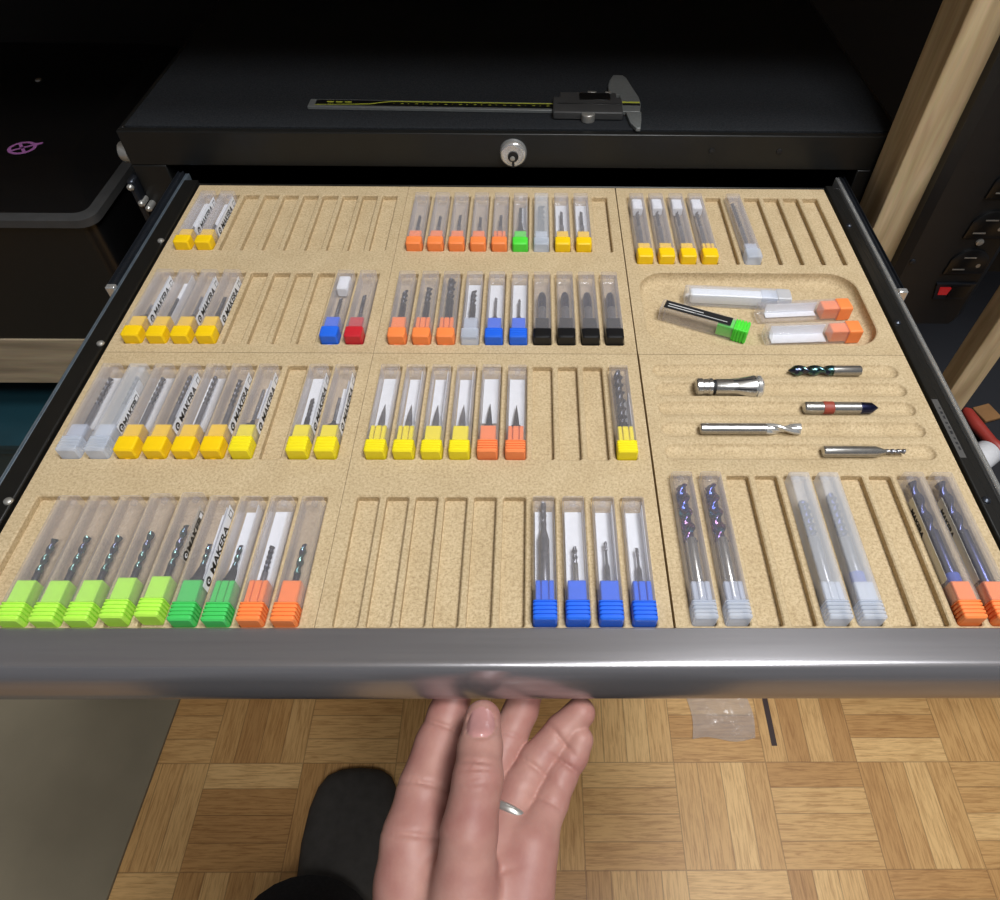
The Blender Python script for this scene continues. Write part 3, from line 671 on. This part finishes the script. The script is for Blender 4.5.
pt(r, 'band', MB().lathe([(12, 3.95), (12.2, 4.15), (18.6, 4.15), (18.8, 3.95)], axis='x', seg=24), 'collar_red', 'red brown band')
pt(r, 'tip', MB().lathe([(36, 3.9), (43.5, 3.6), (48.3, .2)], axis='x', seg=12), 'bluecoat', 'dark pointed tip')
r = loose_bit('end_mill', 'long steel end mill with bright spiral in the fourth groove', 104.5, GY[3], 3.6)
pt(r, 'shank', MB().lathe([(0, 3.1), (.7, 3.6), (41, 3.6)], axis='x', seg=24), 'bright')
pt(r, 'flute', MB().flute(40.5, 63, 3.6, 2.1, 34, axis='x', n=2, seg=36), 'chrome', 'bright spiral flutes', 50)
r = loose_bit('end_mill', 'steel bit stepping down to a thin spiral, lowest groove', 177, GY[4], 3.5)
pt(r, 'shank', MB().lathe([(0, 3.0), (.7, 3.5), (32, 3.5), (38, 1.5), (39, 1.5)], axis='x', seg=24), 'bright')
pt(r, 'flute', MB().flute(38.5, 50.5, 1.7, 1.0, 7, axis='x'), 'carbide', 'thin spiral flutes', 50)
# ------------------------------------------------------------------ caliper on the chest
cal = thing('caliper', 'dark digital caliper with yellow scale lying on black foam of the chest', 'caliper', W(-196, 621, 40.2), math.radians(-1.0))
cal.scale = (.985, .9, .8)
def kp(name, mb, m, lab=None, bv=.4, smooth=30):
    o = obj(name, mb.mesh(name, m, smooth), cal); bevel(o, bv); return tag(o, lab)
kp('beam', MB().box(-4, 288, -8, 8, 0, 3.4), 'jaw')
s1 = MB(); s1.box(2, 218, -4.6, 6.4, 3.4, 3.6); sc_ = kp('scale_plate', s1, 'gloss_black', 'black scale plate', 0.05)
s2 = MB()
pts = [(42, -2.6), (52, -1.8), (60, 1.2), (70, 4.0), (218, 4.6)]
for (xa, ya), (xb, yb) in zip(pts, pts[1:]): s2.add([(xa, ya, 3.65), (xb, yb, 3.65), (xb, yb+1.7, 3.65), (xa, ya+1.7, 3.65)], [(0, 1, 2, 3)])
s2.add([(2, -4.4, 3.65), (42, -2.6, 3.65), (42, -1.2, 3.65), (2, -3.6, 3.65)], [(0, 1, 2, 3)])
for k in range(22): s2.box(72+k*6.6, 73+k*6.6+(1.6 if k % 2 else 0), 0.2, 1.2, 3.62, 3.68)
for k in range(3): s2.box(12+k*8, 18+k*8, 1.2, 3.2, 3.62, 3.68)
tag(obj('printed_scale', s2.mesh('printed_scale', 'caliper_line', 0), sc_), 'yellow-green printed scale')
kp('slider', MB().box(216, 278, -21, 12, -.0, 9).box(222, 274, 12, 25, 1, 7.5), 'rimgrey', 'dark slider body', 1.5)
kp('display', MB().box(240, 268, 4, 19, 8.9, 9.6).box(220, 277, -4.5, -3, 9, 9.5), 'gloss_black', None, .3)
kp('thumb_wheel', MB().lathe([(0, 6), (7.5, 6), (8.5, 5)], (247, -22, 0), 'z', 24), 'zinc')
kp('button', MB().box(248, 256, 25, 28.5, 2, 7).box(264, 270, 25, 28, 2, 7), 'zinc')
j = MB(); j.loft([[(x, y, z) for x, y in ((278, -9), (294, -9), (296, 8), (295, 22), (290, 46), (286, 66), (283, 72), (274, 72), (270, 60), (268, 48), (268, 27), (278, 27))] for z in (0, 4.2)])
j.loft([[(x, y, z) for x, y in ((281, -9), (295, -9), (294, -26), (292, -42), (288.5, -42), (284, -32))] for z in (0, 4.2)])
kp('jaw', j, 'jaw', 'grey steel jaws', .6)
kp('jaw_stripe', MB().box(279, 295, 8.5, 11.5, 4.25, 4.4), 'caliper_line', 'yellow line', 0.02)
kp('jaw_slot', MB().box(279, 295, 3.5, 8, 4.25, 4.4), 'ink', None, 0.02)
# ------------------------------------------------------------------ black case on the left
bc = thing('carrying_case', 'black hard case with small purple emblem left of the tool chest', 'case', W(-640, 780, -214))
def rr_ring(x0, x1, y0, y1, r, z): return rrect(x0, x1, y0, y1, r, z, 5)
b = MB(); b.loft([rr_ring(-212, 208, -188, 186, 12, 0), rr_ring(-215, 210, -190, 190, 14, 60), rr_ring(-218, 212, -191, 192, 14, 152)])
obj('body', b.mesh('body', 'gloss_black', 40), bc)
b = MB(); b.loft([rr_ring(-222, 216, -197, 196, 16, 152), rr_ring(-222, 216, -197, 196, 16, 160), rr_ring(-219, 213, -194, 193, 15, 161.5)])
tag(obj('rim', b.mesh('rim', 'rimgrey', 30), bc), 'matt black rim edge')
b = MB(); b.loft([rr_ring(-214, 206, -186, 190, 12, 161.5), rr_ring(-190, 170, -120, 170, 12, 178), rr_ring(-186, 166, -114, 166, 12, 179)])
ld = obj('lid', b.mesh('lid', 'gloss_black', 40), bc)
e_ = MB()
def ell(rx, ry, rx2, ry2, cx, cy, z, n=28):
    vs = []; fs = []
    for k in range(n):
        a = 2*PI*k/n; vs += [(cx+rx*math.cos(a), cy+ry*math.sin(a), z), (cx+rx2*math.cos(a), cy+ry2*math.sin(a), z)]
    for k in range(n): q = (k+1) % n; fs.append((2*k, 2*q, 2*q+1, 2*k+1))
    e_.add(vs, fs)
ell(14, 13, 10.5, 9.5, 0, 0, .1)
for a in (.6, 2.2): c_, s_ = math.cos(a), math.sin(a); e_.add([(-11*c_-1.6*s_, -11*s_+1.6*c_, .12), (11*c_-1.6*s_, 11*s_+1.6*c_, .12), (11*c_+1.6*s_, 11*s_-1.6*c_, .12), (-11*c_+1.6*s_, -11*s_-1.6*c_, .12)], [(0, 1, 2, 3)])
e_.add([(11, 4, .12), (17, 9, .12), (16, 12, .12), (9, 10, .12)], [(0, 1, 2, 3)])
tag(obj('emblem', e_.mesh('emblem', 'purple', 0), ld, (114, -96, 179.1)), 'purple round emblem')
obj('screw', MB().lathe([(0, 4), (1.5, 3.4), (2, 1)], axis='z', seg=14).mesh('screw', 'zinc'), ld, (60, 60, 179))
obj('latch', MB().box(-40, 10, -7, 4, 0, 5).mesh('latch', 'dark_steel', 0), ld, (40, -96, 178))
# ------------------------------------------------------------------ bin under the rail, things at the lower right
bn = thing('storage_bin', 'dark teal plastic bin standing on the floor under the pine rail', 'bin', (-640, 640, 0))
b = MB(); b.loft([rrect(-240, 210, -70, 230, 20, 2), rrect(-262, 228, -88, 250, 22, 330), rrect(-270, 236, -95, 258, 24, 332), rrect(-270, 236, -95, 258, 24, 346)])
obj('tub', b.mesh('tub', 'teal', 40), bn)
b = MB(); b.loft([rrect(-274, 240, -99, 262, 24, 346.2), rrect(-274, 240, -99, 262, 24, 354), rrect(-250, 216, -76, 240, 20, 362)])
obj('lid', b.mesh('lid', 'teal', 40), bn)
cr_ = thing('storage_tote', 'slate blue lidded tote on the floor right of the drawer', 'bin', (655, 560, 0))
b = MB(); b.loft([rrect(-190, 200, -200, 190, 20, 2), rrect(-210, 215, -222, 210, 22, 425), rrect(-218, 222, -230, 216, 22, 428), rrect(-218, 222, -230, 216, 22, 440)])
obj('tub', b.mesh('tub', 'slate', 40), cr_)
b = MB(); b.loft([rrect(-222, 226, -234, 220, 22, 440.2), rrect(-222, 226, -234, 220, 22, 446), rrect(-200, 204, -212, 198, 20, 450)])
obj('lid', b.mesh('lid', 'slate', 40), cr_)
tr = thing('tape_roll', 'white roll on the slate tote beside the drawer slide', 'roll', (467, 440, 464.5), math.radians(35))
b = MB(); b.lathe([(-13, 13), (-12, 13.8), (12, 13.8), (13, 13), (13, 7), (-13, 7), (-13, 13)], axis='x', seg=32)
obj('wound_sheet', b.mesh('wound_sheet', 'roll', 40), tr)
obj('core', MB().lathe([(-13.4, 7), (13.4, 7), (13.4, 5.6), (-13.4, 5.6), (-13.4, 7)], axis='x', seg=28).mesh('core', 'ocher', 40), tr)
def chain(mb, pts, seg=14):
    """tube through points with radii [(x,y,z,r)]"""
    P = [Vector(p[:3]) for p in pts]; rings = []
    for i, p in enumerate(P):
        d = (P[min(i+1, len(P)-1)]-P[max(i-1, 0)]).normalized(); u = d.cross(Vector((0, 0, 1)));
        if u.length < .05: u = d.cross(Vector((0, 1, 0)))
        u.normalize(); w = d.cross(u)
        rings.append([tuple(p+pts[i][3]*(math.cos(2*PI*k/seg)*u+math.sin(2*PI*k/seg)*w)) for k in range(seg)])
    return mb.loft(rings)
hd = thing('screwdriver', 'red-handled screwdriver lying on the slate tote', 'screwdriver', (490, 479, 459), math.radians(8))
obj('handle', chain(MB(), [(-4, 34, 1, 3), (-4, 30, 1, 6), (-3, 10, 0, 7), (0, -14, 0, 6), (2, -22, 0, 7), (3, -28, 0, 4)]).mesh('handle', 'red', 40), hd)
obj('shaft', chain(MB(), [(-4, 33, 1, 2.4), (-8, 80, 1, 2.4), (-10, 100, 1, 1.2)]).mesh('shaft', 'dark_steel', 40), hd)
ob = thing('cardboard_piece', 'ochre cardboard offcut on the slate tote behind the screwdriver', 'cardboard', (508, 513, 451), .3)
o = obj('sheet', MB().box(-10, 12, -12, 10, 0, 4).mesh('sheet', 'ocher', 0), ob); bevel(o, 1)
# ------------------------------------------------------------------ power strip
ps = thing('power_strip', 'black power strip with outlets and lit red switch on pine post', 'power strip', W(374, 526, -119))
b = MB(); hw = 44
def ring_ps(z, k): return [(x*k, y, z) for x, y in ((-hw, 0), (-hw, -5), (-hw+7, -10), (hw-7, -10), (hw, -5), (hw, 0), (hw, 28), (-hw, 28))]
b.loft([ring_ps(0, .9), ring_ps(5, .98), ring_ps(14, 1), ring_ps(336, 1), ring_ps(342, .97)])
obj('housing', b.mesh('housing', 'black', 30), ps)
for k in range(6):
    zc = 74+k*38; xo = 17
    d = MB(); pr = []
    for a in range(25):
        t = PI*(.12+.76*a/24); pr.append((xo+18*math.cos(t)*1.0, zc-4+17*math.sin(t)))
    pr += [(xo-17.8, zc-13), (xo+17.8, zc-13)]
    d.loft([[(x, -9.8, z) for x, z in pr], [(x, -12, z) for x, z in pr], [(xo+(x-xo)*.92, -12.6, zc+(z-zc)*.92) for x, z in pr]])
    oo = obj('outlet', d.mesh('outlet', 'gloss_black', 30), ps)
    d = MB(); d.box(xo-7, xo+4, -12.75, -12.5, zc+4.4, zc+5.6); d.box(xo-12, xo-1, -12.75, -12.5, zc-8.2, zc-7.0); d.lathe([(-12.75, 2), (-12.5, 2)], (xo+9.5, 0, zc-3.5), 'y', 12)
    tag(obj('contact_slot', d.mesh('contact_slot', 'zinc', 0), oo), 'metallic contact slots')
obj('screw', MB().lathe([(-9.8, 3.4), (-11.5, 3.2), (-12, 2)], (17, 0, 94), 'y', 16).mesh('screw', 'zinc'), ps)
obj('screw', MB().lathe([(-9.8, 2.6), (-11, 2.4), (-11.4, 1)], (-33, 0, 73), 'y', 14).mesh('screw', 'dark_steel'), ps)
sw = MB(); sw.loft([[(x, y, z) for x, z in ((3, 32), (32, 32), (36, 50), (-1, 50))] for y in (-9.8, -12)])
sw.box(-1, 36, -12.6, -12, 48.5, 50)
so = obj('switch', sw.mesh('switch', 'dark_steel', 0), ps)
sw = MB(); sw.add([(5, -12.1, 37), (13.5, -12.1, 37), (13.5, -14, 46), (3.5, -14, 46), (3.5, -12, 46), (13.5, -12, 46)], [(0, 1, 2, 3), (3, 2, 5, 4), (0, 3, 4), (1, 5, 2)])
tag(obj('rocker', sw.mesh('rocker', 'lit', 0), so), 'glowing red rocker')
sw = MB(); sw.box(14, 31, -13.2, -12, 35, 48); obj('rocker_end', sw.mesh('rocker_end', 'gloss_black', 0), so)
# ------------------------------------------------------------------ things on the floor
fm = MB(); fm.loft([[(x, y, z) for x, y in ((-511, 420), (-523, 120), (-545, -420), (-1250, -420), (-1250, 420))] for z in (.2, 5)])
fm.v = [(x+850, y-100, z) for x, y, z in fm.v]
tag(obj('floor_mat', fm.mesh('floor_mat', 'mat_beige', 0), None, (-850, 100, 0)), 'plain grey-beige mat lying flat on the parquet at left', 'mat')
fl_ = MB(); nx, ny = 26, 20; rnd = random.Random(3); vs = []; fs = []
for j_ in range(ny+1):
    for i_ in range(nx+1):
        u, v = i_/nx, j_/ny
        x = -45+90*u+4*math.sin(v*5); y = -38+88*v+3*math.sin(u*7)
        vs.append((x, y, .6+1.2*abs(math.sin(u*9+v*3))*abs(math.sin(v*7-u*4))+rnd.random()*.5+(2.2*math.exp(-(u/.08)**2) if v < .9 else 0)+2*math.exp(-(v/.07)**2)))
for j_ in range(ny):
    for i_ in range(nx): a = j_*(nx+1)+i_; fs.append((a, a+1, a+nx+2, a+nx+1))
fl_.add(vs, fs)
pw = obj('plastic_wrap', fl_.mesh('plastic_wrap', 'film', 0), None, (272, 330, 0)); tag(pw, 'crumpled scrap of clear plastic film on the parquet below the pull', 'plastic film')
sm = pw.modifiers.new('thick', 'SOLIDIFY'); sm.thickness = .0004; sm.offset = 1
# ------------------------------------------------------------------ person: left hand, forearm, foot
def sdf_hand():
    import openvdb
    lo = np.array([-130., -215., -118.]); hi = np.array([75., 172., 22.]); vx = 1.0
    n = np.ceil((hi-lo)/vx).astype(int)+1
    X, Y, Z = np.meshgrid(*[lo[i]+vx*np.arange(n[i], dtype=np.float32) for i in range(3)], indexing='ij')
    X = X.astype(np.float32); Y = Y.astype(np.float32); Z = Z.astype(np.float32)
    BIG = 40.0
    def cone(a, b, flat=None):
        """round cone between (x,y,z,r) points"""
        a_, b_ = np.array(a[:3]), np.array(b[:3]); r1, r2 = a[3], b[3]
        d = b_-a_; L2 = float(d@d)
        t = np.clip(((X-a_[0])*d[0]+(Y-a_[1])*d[1]+(Z-a_[2])*d[2])/L2, 0, 1)
        q = np.sqrt((X-a_[0]-t*d[0])**2+(Y-a_[1]-t*d[1])**2+(Z-a_[2]-t*d[2])**2)
        return q-(r1+(r2-r1)*t)
    def smin(a, b, k):
        h = np.clip(.5+.5*(b-a)/k, 0, 1); return b+(a-b)*h-k*h*(1-h)
    def chain_(pts, k=3.0):
        d = None
        for p, q in zip(pts, pts[1:]):
            c = cone(p, q); d = c if d is None else smin(d, c, k)
        return d
    thumb = chain_(HAND['thumb'], 2.5)
    fingers = [chain_(HAND[f], 2.0) for f in ('index', 'middle', 'ring', 'pinky')]
    palm = None
    for p, q in HAND['palm']:
        c = cone(p, q); palm = c if palm is None else smin(palm, c, 9.0)
    d = smin(palm, thumb, 4.0)
    for f in fingers: d = np.minimum(d, smin(palm, f, 5.0))
    for (c, nrm, side, amp, w, R) in HAND['crease']:
        c = np.array(c); nrm = np.array(nrm)/np.linalg.norm(nrm)
        t = (X-c[0])*nrm[0]+(Y-c[1])*nrm[1]+(Z-c[2])*nrm[2]
        rr = (X-c[0])**2+(Y-c[1])**2+(Z-c[2])**2
        d = d+amp*np.exp(-(t/w)**2)*np.exp(-rr/(R*R))
    # thumb nail: a flattened plate with a groove around it
    nc, na, nn, nb = [np.array(v, dtype=float) for v in HAND['nail']]
    ua = (X-nc[0])*na[0]+(Y-nc[1])*na[1]+(Z-nc[2])*na[2]; ub = (X-nc[0])*nb[0]+(Y-nc[1])*nb[1]+(Z-nc[2])*nb[2]; un = (X-nc[0])*nn[0]+(Y-nc[1])*nn[1]+(Z-nc[2])*nn[2]
    e = np.sqrt((np.abs(ua)/HAND['nail_len'])**2.6+(np.abs(ub)/HAND['nail_w'])**2.6)
    near = np.exp(-(un/6.0)**4)
    d = d+1.1*np.exp(-((e-1.0)/.1)**2)*near*(ua < HAND['nail_len']*.75)
    g = openvdb.FloatGrid(BIG)
    g.copyFromArray(np.clip(d, -6, 6).astype(np.float32), tolerance=0)
    pts, quads = g.convertToQuads(0.0)
    pts = pts*vx+lo
    return pts, quads[:, ::-1], (nc, na, nn, nb)
HAND = dict(
    thumb=[(-29, 40, -25, 13.5), (-27.5, 59.3, -14, 12.3), (-24.1, 79.1, -5, 11.0), (-24.0, 92.5, -8, 10.1), (-23.9, 107.4, -14.0, 8.8)],
    index=[(-56.5, 60.9, -38, 12.8), (-52.5, 82.0, -39, 12.8), (-47.8, 102.9, -41, 11.8), (-43.5, 118.1, -39, 10.4), (-39.9, 127.3, -34, 8.6)],
    middle=[(-33.1, 64.3, -42, 11.5), (-20.1, 90.1, -46, 10.6), (-12.5, 107.5, -45, 9.8), (-5.9, 120.4, -41, 9), (-2.3, 128.7, -35, 8.2)],
    ring=[(-15.5, 61.7, -42, 11), (-6, 82.8, -44, 10.4), (2.5, 95.7, -44, 9.6), (15.3, 109.0, -40, 8.8), (24.6, 116.9, -35, 7.9)],
    pinky=[(-0.9, 57.3, -40, 10.5), (8.8, 76.7, -43, 8.7), (13.9, 88.1, -43.5, 8.1), (20.6, 97.8, -41.5, 7.5), (24.2, 104.5, -38, 6.9)],
    palm=[((-56.5, 60.9, -38, 12.8), (-53, 5, -46, 16)), ((-50, 66, -42, 11), (-28, 66, -44, 11)), ((-33.1, 64.3, -42, 12), (-34, 5, -48, 17)), ((-13.6, 61.7, -42, 11.5), (-20, 5, -48, 16)), ((-0.9, 57.3, -40, 11), (-10, 5, -47, 15)),
          ((-29, 42, -26, 13.5), (-34, 14, -36, 16)), ((-34, 14, -36, 16), (-34, -14, -46, 18)), ((-57, 44, -43, 13), (-30, 42, -43, 13)), ((-0.9, 57, -42, 11), (-8, 25, -44, 15)),
          ((-44, 2, -47, 17), (-17, 2, -48, 17)), ((-43, -25, -52, 18), (-23, -25, -53, 18)), ((-44, 0, -48, 17), (-48, -60, -56, 21)), ((-18, 0, -48, 17), (-30, -60, -57, 21)),
          ((-44, -50, -56, 22), (-66, -140, -66, 29)), ((-30, -50, -57, 21), (-52, -140, -67, 29)), ((-59, -140, -67, 30), (-80, -195, -75, 32))],
    crease=[((-46.6, 110, -31), (.3, .93, .1), 0, 1.5, 1.0, 12), ((-51, 82, -28.5), (.15, .97, 0), 0, 1.5, 1.1, 14), ((-54, 60, -24), (.1, .97, .2), 0, 1.3, 1.2, 16),
            ((14.7, 103, -32), (.75, .65, .1), 0, 1.5, 1.0, 10), ((1.4, 91, -34.5), (.55, .83, 0), 0, 1.5, 1.1, 11), ((17, 92, -35), (.5, .86, .1), 0, 1.5, 1.0, 9), ((7, 76, -35), (.4, .9, 0), 0, 1.3, 1.0, 10),
            ((-12, 107, -36), (.3, .95, 0), 0, .8, 1.0, 9), ((-20, 45, -30), (-.25, .95, .2), 0, .7, 1.2, 14),
            ((-24.1, 80, 6), (0.03, 1, .1), 0, 1.2, .8, 8), ((-24.1, 83.2, 5.6), (0.1, 1, .1), 0, 1.0, .8, 8), ((-24.1, 76.8, 6), (-.1, 1, .1), 0, 1.0, .8, 8), ((-25.4, 73, 5.5), (.02, 1, .1), 0, .4, .8, 8)],
    nail=((-23.9, 102.0, -2.6), (0.0, .944, -.33), (0, .33, .944), (1, 0, 0)), nail_len=8.8, nail_w=6.6)
pts, quads, nail = sdf_hand()
org = np.array([-34., 0., -50.])
me = bpy.data.meshes.new('person')
me.from_pydata([tuple(p) for p in ((pts-org)*.001)], [], [tuple(q) for q in quads])
me.materials.append(MT['skin']); me.materials.append(MT['nail'])
nc, na, nn, nb = nail
bm = bmesh.new(); bm.from_mesh(me); bmesh.ops.recalc_face_normals(bm, faces=bm.faces); bm.to_mesh(me); bm.free()
for p in me.polygons:
    c = np.array(p.center)*1000+org; v = c-nc
    ua, ub, un = v@na, v@nb, v@nn
    if abs(un) < 5 and (abs(ua)/HAND['nail_len'])**2.6+(abs(ub)/HAND['nail_w'])**2.6 < .93 and np.array(p.normal)@nn > .2: p.material_index = 1
me.shade_smooth(); me.update()
pr = obj('person', me, None, W(*org))
tag(pr, 'person pulling the drawer open with a ringed left hand, dark shoe on floor', 'person')
sm = pr.modifiers.new('soft', 'SMOOTH'); sm.factor = .5; sm.iterations = 2
def onperson(name, mb, m, lab=None, ang=40):
    mb.v = [(x-org[0], y-org[1], z-org[2]) for x, y, z in mb.v]
    return tag(obj(name, mb.mesh(name, m, ang), pr), lab)
# finger ring
c0 = Vector((-11.2, 71.3, -43)); ax = Vector((9, 21, -2)).normalized(); u = ax.cross(Vector((0, 0, 1))).normalized(); w = u.cross(ax)
rb = MB(); rings = []
for k in range(40):
    a = 2*PI*k/40; dirv = math.cos(a)*u+math.sin(a)*w
    rings.append([tuple(c0+dirv*(11.6+1.0*math.cos(q*PI/4))+ax*(1.9*math.sin(q*PI/4))) for q in range(8)])
rings.append(rings[0]); rb.loft(rings, cap=(False, False))
onperson('finger_ring', rb, 'zinc', 'silver ring on the ring finger')
# sleeve at the elbow
onperson('sleeve', chain(MB(), [(-62, -150, -67, 34), (-63, -152, -67, 40), (-80, -190, -75, 44), (-110, -260, -92, 52), (-130, -330, -95, 56), (-135, -345, -95, 20)], 24), 'trouser', 'dark sleeve')
# shoe and trouser leg
sh = MB(); prof = [(252, 12, 18), (249, 30, 26), (241, 43, 34), (226, 52, 40), (200, 57, 46), (160, 57, 54), (120, 52, 62), (70, 43, 74), (20, 38, 86), (-20, 36, 88), (-40, 28, 86), (-46, 14, 70)]
rings = []
for y, hw_, h in prof:
    xo = -232+(250-y)*-.015; ring = []
    for k in range(20):
        a = 2*PI*k/20; cx_, sx_ = math.cos(a), math.sin(a)
        ring.append((xo+hw_*math.copysign(abs(cx_)**.8, cx_), y, max(3, h*.46+h*.54*math.copysign(abs(sx_)**.75, sx_)) if sx_ > 0 else max(1.5, h*.46*(1+sx_*1.0))))
    rings.append(ring)
sh.loft(rings); sh.v = [(x, y, z-TZ) for x, y, z in sh.v]
onperson('shoe', sh, 'rubber', 'dark rounded shoe toe', 60)
lg = chain(MB(), [(-256, 44, 62-TZ, 70), (-256, 42, 58-TZ, 86), (-250, 20, 110-TZ, 72), (-245, -20, 260-TZ, 70), (-238, -50, 420-TZ, 76), (-232, -120, 600-TZ, 88), (-230, -150, 640-TZ, 40)], 28)
onperson('trouser_leg', lg, 'trouser', 'dark trouser leg')
lg = chain(MB(), [(92, -100, 40-TZ, 60), (92, -102, 44-TZ, 72), (94, -110, 110-TZ, 68), (98, -120, 260-TZ, 68), (102, -130, 420-TZ, 74), (106, -170, 600-TZ, 86), (108, -190, 640-TZ, 40)], 28)  # second leg, out of view, added to darken the pull's reflection
onperson('trouser_leg', lg, 'trouser', 'dark trouser leg')
sh = MB(); rings = []
for y, hw_, h in prof:
    ring = []
    for k in range(20):
        a = 2*PI*k/20; cx_, sx_ = math.cos(a), math.sin(a)
        ring.append((96+hw_*math.copysign(abs(cx_)**.8, cx_), y-205, max(3, h*.46+h*.54*math.copysign(abs(sx_)**.75, sx_)) if sx_ > 0 else max(1.5, h*.46*(1+sx_))))
    rings.append(ring)
sh.loft(rings); sh.v = [(x, y, z-TZ) for x, y, z in sh.v]
onperson('shoe', sh, 'rubber', 'dark rounded shoe', 60)  # unseen shoe belonging to the added second leg
# ------------------------------------------------------------------ light
def area(name, loc, target, size, power, col):
    l = bpy.data.lights.new(name, 'AREA'); l.shape = 'RECTANGLE'; l.size, l.size_y = size; l.energy = power; l.color = col
    o = bpy.data.objects.new(name, l); C.objects.link(o); o.location = loc
    o.rotation_euler = (Vector(target)-Vector(loc)).to_track_quat('-Z', 'Y').to_euler(); return o
area('ceiling_lamp', (.55, .16, 2.36), (.1, .3, .7), (.5, .5), 30, (.965, .985, 1))
area('ceiling_lamp', (.30, -.55, 2.36), (.05, .1, .5), (.6, .6), 28, (.97, .985, 1))
w = bpy.data.worlds.new('world'); S.world = w; w.use_nodes = True
bg = w.node_tree.nodes['Background']; bg.inputs[0].default_value = (.9, .92, 1, 1); bg.inputs[1].default_value = .12
# ------------------------------------------------------------------ camera
cam = bpy.data.cameras.new('camera'); co = bpy.data.objects.new('camera', cam); C.objects.link(co)
rt = Vector((0.99993292, -0.0048819, 0.01050303)); up = Vector((-0.00292287, 0.77111429, 0.63669004)); fw = Vector((0.01120729, 0.63667803, -0.7710483))
mm = Matrix((rt, up, -fw)).transposed().to_4x4(); mm.translation = Vector((0, 0, (TZ+330)*.001)); co.matrix_world = mm
cam.sensor_fit = 'HORIZONTAL'; cam.sensor_width = 36; cam.lens = 691.6756*36/1000
cam.shift_x = (500-540.8256)/1000; cam.shift_y = (436.514-450)/1000; cam.clip_start = .01; cam.clip_end = 50
S.camera = co
vs_ = S.view_settings; vs_.view_transform = 'Standard'; vs_.look = 'None'; vs_.gamma = 1; vs_.exposure = 0.0; vs_.use_curve_mapping = False
S.cycles.use_denoising = True; S.cycles.transparent_max_bounces = 40; S.cycles.max_bounces = 10; S.cycles.sample_clamp_indirect = 6
